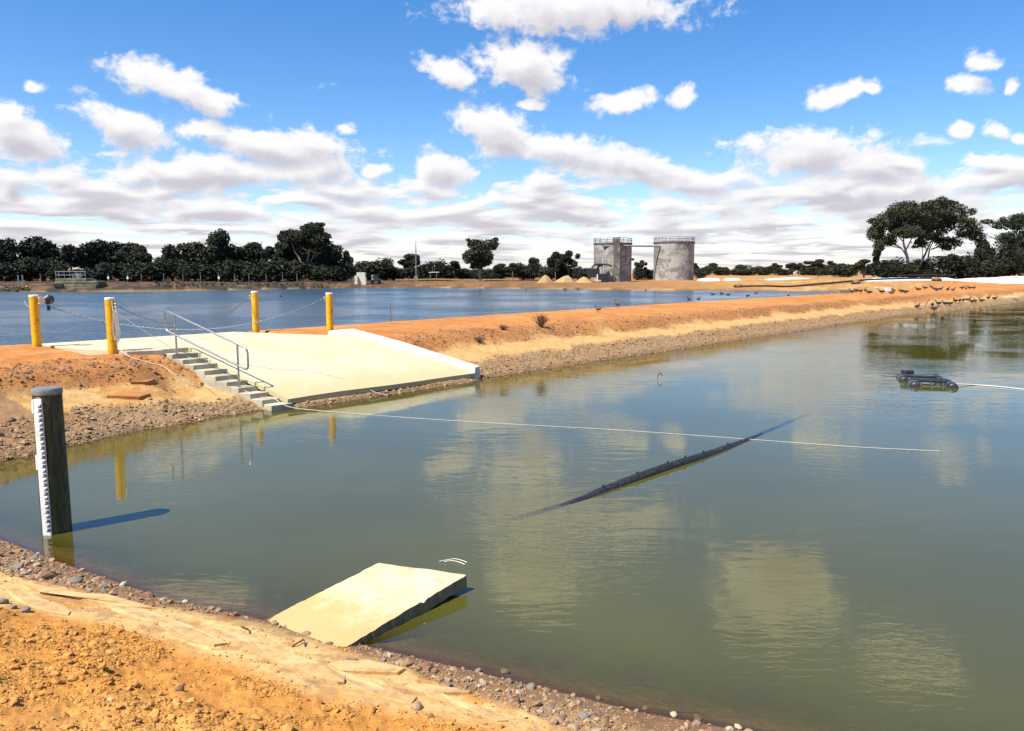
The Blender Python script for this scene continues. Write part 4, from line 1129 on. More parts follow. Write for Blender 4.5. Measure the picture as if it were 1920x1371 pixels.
# sand piles
for (px0, px1, py, lb, sd) in ((1007, 1038, 513, 'tallest pointed sand pile, left of the three by the tanks', 1), (1036, 1078, 514, 'broad middle sand pile with a long left shoulder', 2), (1076, 1114, 517, 'low right sand pile nearest the tanks', 3)):
    y = 152.0 + sd * 1.5; c = fpos((px0 + px1) / 2, y); rad = (fpos(px1, y) - fpos(px0, y)).length / 2; zb = gzf(c.x, y); hh = zat((px0 + px1) / 2, py, y) - zb
    V = []; n, m = 36, 12
    for i in range(m + 1):
        f = i / m
        for j in range(n):
            a_ = 2 * math.pi * j / n; rr_ = rad * f * (1 + .13 * math.sin(a_ * 2 + sd) + .06 * math.sin(a_ * 5 + sd * 2)); x_ = c.x + rr_ * math.cos(a_) * (1 + .0 * sd) + (0, .0, .8, .0)[sd] * (1 - f); y_ = y + rr_ * math.sin(a_) * .8
            V.append((x_, y_, zb - .25 + (hh + .25) * (1 - f) ** .95 * (1 - .12 * math.exp(-(f * 6) ** 2))))
    fs = [(i * n + j, (i + 1) * n + j, (i + 1) * n + (j + 1) % n, i * n + (j + 1) % n) for i in range(m) for j in range(n)]
    o = solo('sand_pile', MB().add(V, fs), M['sand'], lb, 'sand pile', (c.x, y, zb), 'sand piles beside the tanks', smooth=True)

# ------------------------------------------------------------------ trees
def crown_mesh(name, clumps, n, leaf, mat, seed, base=(0, 0, 0), shell=.5):
    r = np.random.default_rng(seed); C = np.array([c[:3] for c in clumps], float); S = np.array([c[3:6] for c in clumps], float)
    w = (S[:, 0] * S[:, 2]) ** 1.0; w /= w.sum(); k = r.choice(len(C), n, p=w)
    d = r.normal(0, 1, (n, 3)); d /= np.linalg.norm(d, axis=1)[:, None]
    rad = (shell + (1 - shell) * r.uniform(0, 1, n) ** .6); rad *= 1 + .16 * r.normal(0, 1, n) * (r.uniform(0, 1, n) < .3)
    P = C[k] + d * S[k] * rad[:, None] - np.array(base)
    nrm = d * .6 + r.normal(0, .75, (n, 3)) + np.array((0, 0, .35)); nrm /= np.linalg.norm(nrm, axis=1)[:, None]
    a = np.cross(nrm, r.normal(0, 1, (n, 3))); a /= np.linalg.norm(a, axis=1)[:, None]; b = np.cross(nrm, a)
    s = leaf * r.uniform(.6, 1.5, n)[:, None]
    V = np.stack([P - a * s, P + b * s * .5 + nrm * s * .12, P + a * s, P - b * s * .5 + nrm * s * .12], 1).reshape(-1, 3)
    return npmesh(name, V, np.arange(4 * n).reshape(-1, 4), mat, False)


def gum_parts(w, h, kind, seed, dense=1.0):
    """trunk builder and crown clumps for a tree of width w, height h, base at origin"""
    r = random.Random(seed); cl = []; mb = MB()
    if kind == 'bush':
        for i in range(9): a = r.uniform(0, 6.28); d = r.uniform(0, .32) * w; cl.append((d * math.cos(a), d * math.sin(a), h * r.uniform(.25, .72), w * r.uniform(.18, .3), w * r.uniform(.18, .3), h * r.uniform(.2, .3)))
        cl.append((0, 0, h * .38, w * .42, w * .4, h * .40))
        mb.tube([(0, 0, -.2), (0, 0, h * .5)], [.12, .06], 6)
    elif kind == 'tree':          # dense, foliage to near the ground
        for i in range(15):
            a = r.uniform(0, 6.28); d = r.uniform(.05, .36) * w; z = h * r.uniform(.3, .86); k = 1 - abs(z / h - .55) * .8; s = w * r.uniform(.13, .22)
            cl.append((d * math.cos(a) * k, d * math.sin(a) * k, z, s, s, s * r.uniform(.6, .9)))
        cl.append((0, 0, h * .45, w * .34, w * .3, h * .38)); cl.append((r.uniform(-.1, .1) * w, 0, h * .86, w * .17, w * .17, h * .13))
        mb.tube([(0, 0, -.2), (.1, 0, h * .3), (0, .1, h * .75)], [.32, .22, .08], 7)
        for i in range(5): c = cl[i]; mb.tube([(.05, 0, h * .28), (c[0] * .5, c[1] * .5, (h * .28 + c[2]) / 2), c[:3]], [.14, .09, .04], 5)
    else:                          # open gum: bare limbs, clumps on top
        for i in range(13):
            a = r.uniform(0, 6.28); d = r.uniform(.08, .40) * w; z = h * r.uniform(.5, .9) - d / w * h * .18; s = w * r.uniform(.11, .19)
            cl.append((d * math.cos(a), d * math.sin(a), z, s, s, s * r.uniform(.55, .8)))
        cl.append((0, 0, h * .88, w * .18, w * .18, h * .11))
        mb.tube([(0, 0, -.2), (.15, 0, h * .25), (-.05, .1, h * .55), (0, 0, h * .85)], [.26, .2, .12, .04], 7)
        for i in range(11): c = cl[i]; mb.tube([(.1, 0, h * (.25 + .02 * i)), (c[0] * .45, c[1] * .45, (h * .3 + c[2]) / 2 + .2), c[:3]], [.11, .07, .025], 5)
    return mb, cl


PROTO = {}
def proto(kind, var, mk):
    key = (kind, var, mk)
    if key not in PROTO:
        mb, cl = gum_parts(8.0, 8.0, kind, 50 + var * 3 + len(kind))
        n = {'bush': 3800, 'tree': 5200, 'gum': 3600}[kind]
        PROTO[key] = (mb.mesh('trunk', M['bark'], True), crown_mesh('crown', cl, n, .30, M[mk], var + 9, shell=.45))
    return PROTO[key]


def tree(px, ytop, wpx, y, kind, label, mk='leafdark', var=0, ybase=None, group=None, name=None, cat=None, rz=0.0):
    c = fpos(px, y); z0 = gzf(c.x, y) - .05; h = zat(px, ytop, y) - z0; w = wpx / F * y
    tm, cm = proto(kind, var, mk)
    o = thing(name or ('bush' if kind == 'bush' else 'tree'), label, cat or ('bush' if kind == 'bush' else 'tree'), (c.x, y, z0), group)
    o.scale = (w / 7.2, w / 7.2, h / 7.9); o.rotation_euler = (0, 0, rz)
    for nm, me in (('trunk', tm), ('crown', cm)): link(bpy.data.objects.new(nm, me), o)
    return o


LEFT = [(2, 444, 56, 'tree'), (82, 446, 92, 'tree'), (136, 459, 42, 'gum'), (186, 449, 74, 'tree'), (226, 452, 66, 'tree'), (268, 461, 46, 'tree'), (324, 460, 54, 'tree'), (366, 453, 70, 'tree'), (414, 429, 60, 'tree'), (448, 462, 60, 'gum'), (478, 455, 62, 'tree'), (540, 434, 56, 'gum'), (585, 417, 84, 'tree'), (616, 456, 54, 'tree'), (40, 462, 44, 'gum'), (508, 462, 40, 'gum')]
LEFT.sort()
for i, (px, yt, w, kd) in enumerate(LEFT):
    tree(px, yt, w * 1.12, 172 + (i % 3) * 5, kd, 'dark dense tree in the left tree line, ' + ordinal(i) + ' from the left edge', var=i % 5, group='trees of the left tree line', rz=i * 1.3)
r4 = random.Random(8)
for i, px in enumerate((18, 56, 108, 150, 196, 244, 282, 300, 345, 389, 428, 470, 508, 555, 596, 632)):
    tree(px, 486 + r4.uniform(-8, 12), 48 + r4.uniform(-8, 32), 166 + (i % 2) * 2, 'bush', 'dark bush under the left tree line, ' + ordinal(i) + ' from the left edge', var=i % 3, group='bushes under the left tree line', rz=i * 2.1)
tree(650, 470, 30, 175, 'gum', 'thin sparse sapling at the right end of the left tree line', 'leafolive', 1)
MID = [(692, 479, 62, 'bush', 'wide dome-shaped dark bush behind the pale concrete box'), (724, 482, 38, 'bush', 'narrow dark bush right of the pale concrete box'), (744, 495, 36, 'bush', 'low dark bush left of the tall mast'), (768, 476, 48, 'gum', 'open-crowned dark tree at the foot of the tall mast'),
 (812, 480, 50, 'bush', 'round dark bush right of the tall mast'), (852, 489, 38, 'gum', 'small open tree left of the lone gum tree'), (868, 499, 34, 'bush', 'low dark bush left of the lone gum tree'), (900, 505, 60, 'bush', 'low scrub under the lone gum tree'),
 (940, 494, 40, 'gum', 'small open tree right of the lone gum tree'), (962, 493, 34, 'gum', 'second small open tree right of the lone gum tree'), (982, 488, 34, 'bush', 'dark bush left of the sand piles'), (1000, 482, 28, 'tree', 'narrow upright tree behind the sand piles'),
 (1024, 494, 34, 'bush', 'low dark bush behind the tallest sand pile'), (1042, 472, 34, 'gum', 'ragged tree behind the middle sand pile'), (1066, 470, 36, 'gum', 'ragged tree with bare tips behind the sand piles'), (1054, 496, 66, 'bush', 'wide low bush under the ragged trees'), (1092, 500, 34, 'bush', 'low bush left of the left tank'),
 (1198, 500, 26, 'bush', 'low bush in the gap between the tanks'), (1203, 488, 22, 'gum', 'thin bare tree in the gap between the tanks'), (1218, 505, 40, 'bush', 'low hedge-like bush against the right tank'), (925, 506, 50, 'bush', 'low bush between lone gum and small open trees'), (1313, 502, 26, 'bush', 'round bush right beside the right tank'), (790, 492, 60, 'bush', 'low scrub behind the tall mast'), (836, 500, 50, 'bush', 'low dark scrub between the mast and the lone gum')]
for i, (px, yt, w, kd, lb) in enumerate(MID):
    tree(px, yt, w * 1.1, 186 + (i % 4) * 3, kd, lb, 'leafdark' if i % 3 else 'leafgum', i % 4, rz=i * 1.7)
r5 = random.Random(12)
k = 0
for i in range(30):
    px = 1300 + i * 12.4 + r5.uniform(-4, 4); yt = 501 - r5.choice((0, 3, 5, 7, 10)) + 2
    kd = 'gum' if yt < 496 else 'bush'
    tree(px, yt, 30 + r5.uniform(-6, 10), 300 + (i % 4) * 12, kd, 'far small tree on the horizon right of the tanks, ' + ordinal(i) + ' from the tanks', 'leafolive' if i % 2 else 'leafgum', i % 4, group='far trees on the horizon', rz=i * .9)
r6 = random.Random(14)
for i in range(36):
    px = 640 + i * 13.5; tree(px, 506 - r6.uniform(0, 6), 44, 330, 'bush', 'far low tree on the horizon behind the middle bushes, ' + ordinal(i) + ' from the left', 'leafgum', i % 3, group='far low trees behind the middle bushes', rz=i)


def hero(name, label, base, clumps_px, limbs_px, y, n, leaf, mk, seed, depth_spread=2.6, bark='palebark'):
    c = base; t_ = thing(name, label, 'tree', c)
    r = random.Random(seed); cl = []
    for (px, py, rx, ry) in clumps_px:
        p_ = at_depth(px, py, y); s = rx / F * y; v = ry / F * y; dy = r.uniform(-1, 1) * depth_spread
        cl.append((p_[0], y + dy, p_[2], s, s * 1.1, v))
        for _ in range(4):
            cl.append((p_[0] + r.uniform(-1, 1) * s, y + dy + r.uniform(-1, 1) * s, p_[2] + r.uniform(-.9, .9) * v, s * r.uniform(.3, .5), s * r.uniform(.3, .5), v * r.uniform(.3, .5)))
    mb = MB()
    for (pts, r0, r1) in limbs_px:
        w = [Vector(at_depth(a, b, y + (d if d else 0))) for (a, b, d) in pts]; sm_ = smoothpath(w, 4)
        mb.tube(sm_, list(np.linspace(r0, r1, len(sm_))), 8)
    mb.build('trunk', M[bark], t_, smooth=True)
    me = crown_mesh('crown', cl, n, leaf, M[mk], seed, base=c, shell=.35); o = link(bpy.data.objects.new('crown', me), t_)
    return t_
# lone gum in the middle
y = 160; c = fpos(900, y); c.z = gzf(c.x, y)
hero('gum_tree', 'lone round-crowned gum tree standing above the middle bushes', c, [(900, 470, 22, 20), (888, 458, 12, 9), (918, 458, 13, 10), (880, 483, 13, 12), (908, 488, 16, 12), (925, 462, 8, 7), (898, 497, 14, 8)],
     [([(900, 527, 0), (899, 505, 0), (897, 480, 0), (895, 460, 0)], .28, .06), ([(899, 503, 0), (908, 485, 0), (918, 465, 0)], .16, .05), ([(899, 508, 0), (888, 492, 0), (882, 480, 0)], .14, .05)], y, 9000, .21, 'leafgum', 3, 1.2)
# tall crown standing over the left tree line, pale limbs below
y = 166; c = fpos(572, y); c.z = gzf(c.x, y)
hero('gum_tree', 'tallest gum of the left tree line, pale limbs showing below its crown', c, [(585, 432, 22, 14), (562, 446, 20, 14), (600, 450, 18, 13), (545, 440, 12, 10), (578, 456, 28, 10)],
     [([(571, 522, 0), (568, 500, 0), (560, 482, 0), (552, 470, 0), (546, 450, 0)], .3, .08), ([(571, 518, 0), (575, 495, 0), (580, 470, 0), (584, 440, 0)], .26, .06), ([(574, 500, 0), (584, 488, 0), (596, 455, 0)], .14, .05)], y, 9000, .24, 'leafdark', 5, 1.5)
# big umbrella gums on the right
y = 142; c = fpos(1697, y); c.z = gzf(c.x, y)
hero('gum_tree', 'broad umbrella gum on the right with a leaning pale trunk', c,
     [(1690, 396, 32, 18), (1665, 415, 24, 17), (1648, 436, 17, 17), (1712, 420, 28, 20), (1690, 436, 24, 13), (1668, 452, 16, 10), (1640, 462, 10, 12), (1715, 392, 18, 14), (1652, 476, 8, 7), (1720, 440, 14, 10)],
     [([(1704, 520, 0), (1702, 488, 0), (1698, 470, 0), (1694, 452, 0), (1698, 420, 0)], .34, .09), ([(1702, 485, 0), (1690, 466, 0), (1670, 455, 0), (1652, 445, 0)], .18, .05), ([(1698, 470, 0), (1708, 450, 0), (1716, 425, 0)], .16, .05), ([(1695, 455, 0), (1682, 440, 0), (1670, 420, 0)], .13, .04), ([(1690, 466, 0), (1674, 462, 0), (1660, 458, 0)], .1, .03)], y, 19000, .19, 'leafgum', 8, 2.8)
y = 144; c = fpos(1727, y); c.z = gzf(c.x, y)
hero('gum_tree', 'umbrella gum with two pale stems, right of the leaning one', c,
     [(1760, 388, 30, 15), (1745, 405, 28, 20), (1780, 402, 20, 18), (1752, 432, 26, 16), (1800, 432, 24, 16), (1818, 446, 14, 12), (1728, 455, 14, 10), (1780, 455, 24, 12), (1765, 415, 24, 18), (1735, 430, 18, 14)],
     [([(1722, 520, 0), (1728, 492, 0), (1738, 470, 0), (1748, 445, 0), (1758, 405, 0)], .28, .07), ([(1733, 520, 0), (1740, 485, 0), (1746, 460, 0), (1770, 425, 0)], .22, .05), ([(1738, 470, 0), (1732, 455, 0), (1730, 440, 0)], .12, .04), ([(1746, 468, 0), (1770, 458, 0), (1800, 440, 0)], .14, .04), ([(1728, 492, 0), (1730, 470, 0), (1726, 450, 0)], .1, .03)], y, 19000, .19, 'leafgum', 9, 2.8)
y = 138; c = fpos(1915, y); c.z = gzf(c.x, y)
hero('gum_tree', 'tall dark gum cut by the right edge with a bare branch reaching left', c,
     [(1910, 415, 20, 16), (1890, 420, 16, 9), (1885, 445, 16, 10), (1905, 455, 30, 22), (1920, 480, 40, 34), (1890, 480, 20, 24), (1945, 430, 30, 30), (1915, 500, 40, 16)],
     [([(1915, 525, 0), (1910, 490, 0), (1905, 455, 0), (1905, 420, 0)], .35, .08), ([(1906, 475, 0), (1880, 458, 0), (1862, 446, 0), (1834, 432, 0)], .16, .02), ([(1875, 455, 0), (1862, 440, 0), (1850, 437, 0)], .06, .015), ([(1862, 446, 0), (1848, 443, 0), (1840, 438, 0)], .05, .012)], y, 22000, .17, 'leafdark', 10, 2.0, 'palebark')
RB = [(1661, 477, 62, 'bush', 'round dark bush left of the umbrella gums', 108, 'leafdark'), (1706, 492, 44, 'bush', 'olive scrub between the gum trunks', 111, 'leafolive'), (1738, 497, 40, 'bush', 'olive scrub right of the gum trunks', 111, 'leafolive'),
 (1776, 476, 60, 'bush', 'dark bush right of the umbrella gums', 110, 'leafdark'), (1806, 468, 58, 'bush', 'tall dark bush in the right thicket', 112, 'leafdark'), (1843, 451, 40, 'tree', 'pointed dark tree in the right thicket', 110, 'leafdark'), (1858, 478, 60, 'bush', 'broad dark bush below the bare branch', 106, 'leafdark'), (1828, 486, 50, 'bush', 'low dark bush left of the pointed tree', 108, 'leafdark'),
 (1640, 474, 11, 'gum', 'thin sapling left of the round bush', 116, 'leafgum'), (1620, 486, 44, 'gum', 'open olive tree left of the round bush', 135, 'leafolive'), (1535, 486, 40, 'gum', 'pale open tree rising over the far right horizon', 240, 'leafolive'), (1580, 494, 50, 'bush', 'broad grey-green tree right of the pale open tree', 200, 'leafgum'), (1885, 470, 60, 'tree', 'dark tree behind the bare branch', 116, 'leafdark'), (1720, 484, 50, 'bush', 'dark scrub behind the gum trunks', 122, 'leafdark')]
for i, (px, yt, w, kd, lb, yy, mk) in enumerate(RB): tree(px, yt, w * 1.12, yy + (30 if yy < 150 else 0), kd, lb, mk, i % 4, rz=i * 1.1)

# ------------------------------------------------------------------ far bank things
r7 = random.Random(5)
for i, px in enumerate((76, 203, 239, 265, 307, 343, 376, 410, 440, 467, 499, 530, 557)):
    yd = 162; c = fpos(px, yd); zb = gzf(c.x, yd); zt_ = zat(px, 512 + r7.uniform(-1, 1.5), yd)
    f_ = thing('fence_post', 'thin grey fence post before the left tree line, ' + ordinal(i) + ' from the left', 'post', (c.x, yd, zb), 'fence posts along the left tree line')
    MB().tube([(c.x, yd, zb - .2), (c.x, yd, zt_)], .07, 6).build('stake', M['timber'], f_)
    if i in (1, 2, 7): MB().box((c.x + .05, yd - .1, zat(px, 521, yd)), (.36, .06, .55)).build('sign_plate', M['white'], f_)
for i, px in enumerate((34, 42)):
    yd = 118; c = fpos(px, yd); zb = gzf(c.x, yd)
    solo('steel_post', MB().tube([(c.x, yd, zb - .3), (c.x, yd, zat(px, 516, yd))], .085, 8), M['steel'], ('left' if i == 0 else 'right') + ' of two bare steel posts on the far left bank', 'post', (c.x, yd, zb))
yd = 118; c = fpos(49, yd); solo('marker_float', MB().lathe([(.05, -.3), (.22, -.1), (.25, .05), (.1, .22)], 12, (c.x, yd, gzf(c.x, yd) + .25)), M['orange'], 'small orange float beside the two steel posts', 'float', (c.x, yd, gzf(c.x, yd)))

yb = 121.0
bl_, br_ = fpos(110, yb).x, fpos(190, yb).x; zb = gzf((bl_ + br_) / 2, yb)
pb = thing('pontoon_barge', 'old olive barge with a railed deck aground on the far left bank', 'barge', ((bl_ + br_) / 2, yb, zb))
mid = lambda px: fpos(px, yb).x
def hull(xa, xb, z0, z1, w, tap):
    return MB().hexa([(xa + tap, yb - w / 2, z0), (xb - tap, yb - w / 2, z0), (xb - tap, yb + w / 2, z0), (xa + tap, yb + w / 2, z0)], [(xa, yb - w / 2, z1), (xb, yb - w / 2, z1), (xb, yb + w / 2, z1), (xa, yb + w / 2, z1)])
hull(mid(110), mid(192), zb - .3, zat(150, 533, yb), 3.4, .3).build('hull', M['olive'], pb, bevel=.1)
hull(mid(112), mid(190), zat(150, 532.8, yb), zat(150, 527, yb), 2.6, -.2).build('upper_hull', M['olive'], pb, bevel=.1)
hull(mid(111), mid(168), zat(150, 526.8, yb), zat(150, 522, yb), 2.2, -.1).build('deck', M['olive'], pb, bevel=.05)
for px in (112, 118, 128, 138, 149, 158, 167): MB().tube([(mid(px), yb - 1, zat(150, 522.4, yb)), (mid(px), yb - 1, zat(150, 509.4, yb))], .04, 5).build('rail_post', M['railgrey'], pb)
for py in (509.4, 516): MB().tube([(mid(111), yb - 1, zat(150, py, yb)), (mid(168), yb - 1, zat(150, py, yb))], .04, 5).build('guard_rail', M['railgrey'], pb)
MB().box((mid(145), yb, zat(150, 517, yb)), (1.1, .8, .8)).build('engine_box', M['steelgrey'], pb)
MB().lathe([(.12, -.2), (.22, 0), (.22, .2), (.1, .3)], 10, (mid(137), yb - .8, zat(150, 507.5, yb))).build('beacon', M['orange'], pb)
MB().box((mid(121), yb - 1.8, zat(150, 535, yb)), (1.4, .3, .5)).build('fender', M['black'], pb)
# pale concrete box
yk = 150.0; x0, x1 = fpos(668, yk).x, fpos(687, yk).x; zb = gzf(x0, yk)
kb_ = thing('concrete_pit', 'pale stepped concrete pit box on the far bank', 'concrete box', ((x0 + x1) / 2, yk, zb))
MB().box(((fpos(669.5, yk).x + fpos(685, yk).x) / 2, yk + .4, (zat(676, 511, yk) + zb - .8) / 2), (fpos(685, yk).x - fpos(669.5, yk).x, 1.6, zat(676, 511, yk) - zb + .8)).build('tall_block', M['kerb'], kb_, bevel=.03)
MB().box((fpos(669.3, yk).x, yk - .7, (zat(676, 517, yk) + zb - .8) / 2), (.55, .5, zat(676, 517, yk) - zb + .8)).build('wing_wall', M['kerb'], kb_, bevel=.03)
MB().box((fpos(685.5, yk).x, yk - .7, (zat(676, 521, yk) + zb - .8) / 2), (.5, .5, zat(676, 521, yk) - zb + .8)).build('wing_wall', M['kerb'], kb_, bevel=.03)
# small utility vehicle
yv = 154.0; vx = fpos(704, yv).x; zb = gzf(vx, yv)
uv_ = thing('utility_vehicle', 'small dark open utility vehicle parked beside the pale concrete box', 'vehicle', (vx, yv, zb))
MB().box((vx, yv, zb + .62), (1.5, 2.6, .45)).build('body', M['black'], uv_, bevel=.06)
MB().box((vx - .62, yv + .6, zb + 1.2), (.4, 1.2, .9)).build('cargo_box', M['white'], uv_, bevel=.03)
MB().box((vx + .1, yv - .3, zb + 1.72), (1.3, 1.5, .08)).build('roof', M['black'], uv_, bevel=.02)
MB().box((vx + .1, yv - 1.0, zb + 1.25), (1.2, .05, .55)).build('windscreen', M['glass'], uv_)
for sx_ in (-.62, .75):
    for sy_ in (-.9, .95): MB().tube([(vx + sx_ - .12, yv + sy_, zb + .32), (vx + sx_ + .12, yv + sy_, zb + .32)], .34, 14).build('wheel', M['black'], uv_, smooth=True)
    MB().tube([(vx + sx_, yv - 1.0, zb + .8), (vx + sx_, yv - .9, zb + 1.7)], .04, 6).build('roof_post', M['black'], uv_)
# tall mast and small crane post
ym = 182.0; mx = fpos(780.5, ym).x; zb = gzf(mx, ym)
ms = thing('radio_mast', 'tall thin grey mast rising above the middle bushes', 'mast', (mx, ym, zb))
MB().tube([(mx, ym, zb - .3), (mx, ym, zat(780, 468, ym)), (mx, ym, zat(780, 452, ym))], [.17, .12, .04], 8).build('pole', M['steelgrey'], ms)
MB().box((mx, ym - .3, zb + .6), (.9, .6, 1.2)).build('cabinet', M['steelgrey'], ms, bevel=.03)
yl = 158.0; lx = fpos(812, yl).x; zb = gzf(lx, yl)
lp_ = thing('beacon_stand', 'low steel stand with crossbar and orange lamp near the mast', 'stand', (lx, yl, zb))
for px in (807, 819): MB().tube([(fpos(px, yl).x, yl, zb - .2), (fpos(px, yl).x, yl, zat(812, 511, yl))], .06, 6).build('leg', M['steelgrey'], lp_)
MB().tube([(fpos(804, yl).x, yl, zat(812, 511, yl)), (fpos(824, yl).x, yl, zat(812, 510.6, yl))], .07, 6).build('crossbar', M['steel'], lp_)
MB().tube([(fpos(811.5, yl).x, yl, zat(812, 511, yl)), (fpos(811.5, yl).x, yl, zat(812, 500, yl))], .04, 6).build('stem', M['steelgrey'], lp_)
MB().lathe([(.1, -.15), (.16, 0), (.12, .2)], 10, (fpos(815, yl).x, yl, zat(812, 499, yl))).build('lamp', M['orange'], lp_)
MB().tube([(fpos(815, yl).x, yl, zat(812, 511, yl)), (fpos(815, yl).x, yl, zat(812, 500, yl))], .03, 6).build('stem', M['steelgrey'], lp_)
# low pale fence
yfz = 176.0
fn = thing('low_fence', 'low pale rail fence before the middle bushes', 'fence', (fpos(850, yfz).x, yfz, gzf(fpos(850, yfz).x, yfz)))
xs = [fpos(p_, yfz).x for p_ in np.linspace(742, 972, 26)]
for x_ in xs: zb = gzf(x_, yfz); MB().box((x_, yfz, zb + .25), (.14, .14, .9)).build('fence_post', M['timber'], fn)
for a_, b_ in zip(xs[:-1], xs[1:]): MB().box(((a_ + b_) / 2, yfz - .08, gzf((a_ + b_) / 2, yfz) + .42), (b_ - a_ - .02, .05, .28)).build('rail', M['sand'], fn)

# white liner sheets and black pipes on the right
def liner(px0, px1, y, ytop, depth, label, seed, prof):
    n, m = 44, 10; V = []; r = random.Random(seed)
    for i in range(n + 1):
        f = i / n; px = px0 + (px1 - px0) * f; hz = np.interp(f, [p_[0] for p_ in prof], [p_[1] for p_ in prof])
        for j in range(m + 1):
            g_ = j / m; yy = y + depth * (g_ - .25); x_ = fpos(px, y).x
            zg = gzf(x_, yy); zt_ = zat(px, hz, y) - zg
            s_ = math.sin(math.pi * min(1, g_ * 1.0)) ** .6 if 0 < j < m else 0
            V.append((x_, yy + .3 * float(fbm(f * 9, 1, 1, 2, seed)), zg - .12 + max(0.06, zt_) * s_ * min(1, (f * (1 - f) * 22)) ** .5 + .2 * float(fbm(f * 26, g_ * 3, 1, 3, seed))))
    W = m + 1; fs = [(i * W + j, (i + 1) * W + j, (i + 1) * W + j + 1, i * W + j + 1) for i in range(n) for j in range(m)]
    c = fpos((px0 + px1) / 2, y); return solo('liner_sheet', MB().add(V, fs), M['liner'], label, 'plastic sheet', (c.x, y, gzf(c.x, y)), 'white liner sheets on the far right bank', smooth=True)
liner(1612, 1800, 127, 520, 5, 'long low white liner sheet below the umbrella gums', 1, [(0, 526), (.15, 523.5), (.6, 522), (1, 521)])
liner(1795, 2010, 126, 515, 7, 'highest white liner mound at the right edge', 2, [(0, 523), (.25, 520), (.55, 516.5), (1, 516)])
liner(1640, 1790, 133, 519, 4, 'narrow white liner strip right behind the black pipes', 5, [(0, 520), (.5, 519.2), (1, 519.5)])
liner(1440, 1522, 150, 519.5, 4, 'short white liner strip far behind the pond end', 3, [(0, 521.5), (.3, 520), (.7, 519), (1, 521)])
liner(1312, 1350, 158, 519, 4, 'tiny white liner strip right of the right tank', 4, [(0, 521.5), (.5, 520.2), (1, 521.5)])
liner(1362, 1388, 156, 519, 4, 'tiny white liner scrap between the two far strips', 6, [(0, 521.5), (.5, 520.4), (1, 521.5)])
def lpipe(pxs, y, rad, label):
    p_ = []
    for (px, dz) in pxs: c = fpos(px, y); p_.append((c.x, y + .4 * math.sin(px), gzf(c.x, y) + rad * .9 + dz))
    solo('black_pipe', MB().tube(smoothpath(p_), rad, 8), M['blackpipe'], label, 'pipe', p_[0], 'black pipes lying on the far right bank', smooth=True)
lpipe([(1390, 0), (1430, .05), (1480, 0), (1530, .1), (1580, 0), (1625, .1)], 126, .14, 'long black pipe lying from the tanks towards the gums')
lpipe([(1520, .15), (1560, .25), (1620, .2), (1690, .3), (1745, .25)], 125, .13, 'black pipe lying across the front of the gum trunks')
lpipe([(1690, .75), (1740, .8), (1770, .75), (1790, .85)], 125.5, .11, 'thin black pipe lying over the white liner')
for (px, py, lb) in ((1385, 519.5, 'dark lump beside the start of the long black pipe'), (1605, 524, 'dark lump at the left tip of the long liner sheet'), (1756, 531, 'brown soil lump poking through the liner sheet')):
    yy = 124 if px > 1500 else 126; c = fpos(px, yy); V, Fc = ROCK0[2]; V = V * np.array((1.1, .7, .7)) + np.array((c.x, yy, gzf(c.x, yy) + .2))
    solo('spoil_lump', MB().add(V, Fc), M['stonebrown'], lb, 'lump', (c.x, yy, gzf(c.x, yy)))

# debris at the far end of the levee
def block(px, py, size, mat, label, name='debris_block', cat='debris', rz=.2):
    q = hit(px, py); z = float(hfull(q[0], q[1])); return solo(name, MB().box((q[0], q[1], z + size[2] / 2 - .03), size, rz), mat, label, cat, (q[0], q[1], z), bevel=.02)
block(1664, 546, (.42, .35, .36), M['white'], 'white box among the ducks at the end of the levee', 'white_box', 'box')
block(1640, 548, (1.3, .25, .14), M['kerb'], 'pale plank left of the white box', 'plank', 'plank', .4)
block(1650, 540, (1.6, .3, .10), M['white'], 'white board behind the white box', 'board', 'board', .35)
block(1580, 550, (.9, .6, .34), M['stonegrey'], 'big dark boulder at the tip of the far pond', 'boulder', 'boulder')
block(1897, 560, (1.5, .5, .2), M['kerb'], 'white slab of rubble at the waterline near the right edge', 'rubble_slab', 'debris')

# ------------------------------------------------------------------ ducks
def duck_mesh(name, mat, swim, up=0.0):
    mb = MB(); z = .0 if swim else .10
    sp_ = [(-.27, 0, z + .10), (-.20, 0, z + .085), (-.08, 0, z + .075), (.06, 0, z + .08), (.13, 0, z + .11), (.155, 0, z + .17 + up), (.165, 0, z + .22 + up), (.19, 0, z + .245 + up), (.225, 0, z + .24 + up), (.27, 0, z + .225 + up)]
    rd = [.012, .055, .092, .088, .065, .036, .032, .042, .034, .010]
    mb.tube(sp_, rd, 10)
    if not swim:
        for s in (-.035, .035): mb.tube([(.0, s, z + .03), (.01, s, 0.0), (.05, s, -.005)], [.012, .009, .014], 5)
    return mb.mesh(name, mat, True)
DM = {(c, s, u): duck_mesh('duck', M[c], s, u) for c in ('duck', 'duckpale') for s in (0, 1) for u in (0.0, -.06)}


def duck(w, sc_, label, group, swim, i):
    r = random.Random(i * 7 + len(label)); m = DM[(r.choice(('duck', 'duck', 'duck', 'duck', 'duckpale')), swim, r.choice((0.0, -.06)))]
    o = link(bpy.data.objects.new('duck', m)); o.location = tuple(map(float, w)); o.scale = (sc_, sc_, sc_); o.rotation_euler = (0, 0, r.uniform(0, 6.28)); return tag(o, label, 'duck', group)


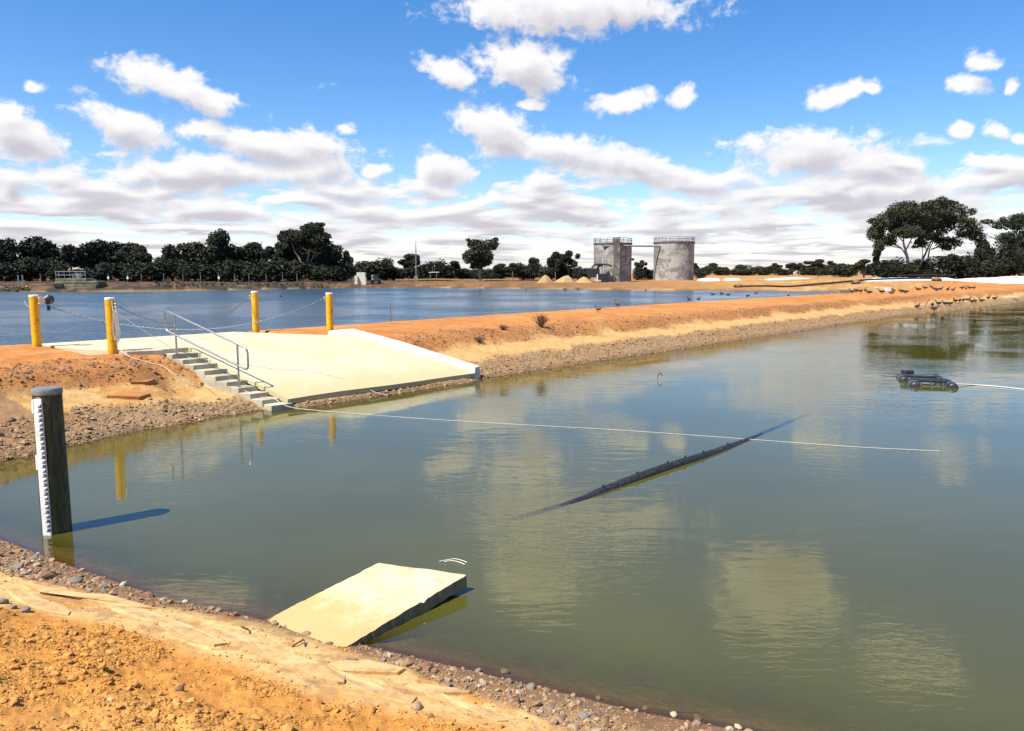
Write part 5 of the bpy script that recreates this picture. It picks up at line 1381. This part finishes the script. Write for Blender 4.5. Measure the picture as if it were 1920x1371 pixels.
def ducks(pts, base_label, group, swim, sc_=1.15, of=''):
    for i, (px, py) in enumerate(pts):
        if swim: w = on_plane(px, py, -.02 if swim else 0)
        else: w = hit(px, py); w[2] = float(hfull(w[0], w[1]))
        duck(w, sc_, base_label + ', ' + ordinal(i) + ' from the left', group, 1 if swim else 0, i)
crestp = [(1597, 551), (1606, 549), (1614, 550), (1622, 548), (1629, 552), (1653, 551), (1672, 553), (1675, 549), (1690, 550), (1697, 551), (1721, 546), (1734, 543), (1746, 541), (1752, 545), (1757, 547), (1764, 545), (1777, 546), (1787, 547), (1804, 543), (1811, 544), (1818, 543), (1826, 543)]
ducks(crestp, 'dark duck resting on the levee crest at its far end', 'ducks on the levee crest', False)
ducks([(1720, 579), (1748, 576), (1752, 583), (1759, 573), (1772, 573), (1781, 574), (1791, 568), (1799, 568), (1806, 567), (1815, 566), (1822, 569), (1828, 568), (1840, 567), (1853, 562), (1865, 563)], 'dark duck on the gravel foot of the levee', 'ducks on the levee foot', False, 1.1)
ducks([(1767, 598), (1828, 604), (1907, 597)], 'duck swimming on the near pond at right', 'ducks on the near pond', True, .7)
ducks([(527, 557), (986, 545), (1060, 545), (1084, 544), (1211, 546), (1292, 563), (1310, 562), (1336, 553), (1353, 552), (1366, 554), (1402, 556), (1418, 551), (1478, 556)], 'duck swimming on the far pond', 'ducks on the far pond', True, 1.25)
w = on_plane(1157, 581, .95); duck((w[0], w[1], float(hfull(w[0], w[1]))), 1.05, 'dark duck standing alone on the levee crest before the tanks', None, 0, 2)
w = hit(1121, 585); duck((w[0], w[1], float(hfull(w[0], w[1]))), .9, 'small duck crouched on the levee crest left of the lone duck', None, 0, 3)
r8 = random.Random(31)
for i, px in enumerate(sorted(290 + 330 * r8.random() ** 1.2 for _ in range(110))):
    py = 531 + r8.uniform(0, 10); w = hit(px, py)
    duck((w[0], w[1], float(hfull(w[0], w[1]))), 1.5, 'dark duck in the flock on the far left bank, ' + ordinal(i) + ' from the left', 'ducks flocking on the far left bank', 0, i)
for i, px in enumerate(sorted(8 + 50 * r8.random() for _ in range(16))):
    py = 541 + r8.uniform(0, 5); w = hit(px, py)
    duck((w[0], w[1], float(hfull(w[0], w[1]))), 1.5, 'dark duck on the bank left of the barge, ' + ordinal(i) + ' from the left', 'ducks left of the barge', 0, i)
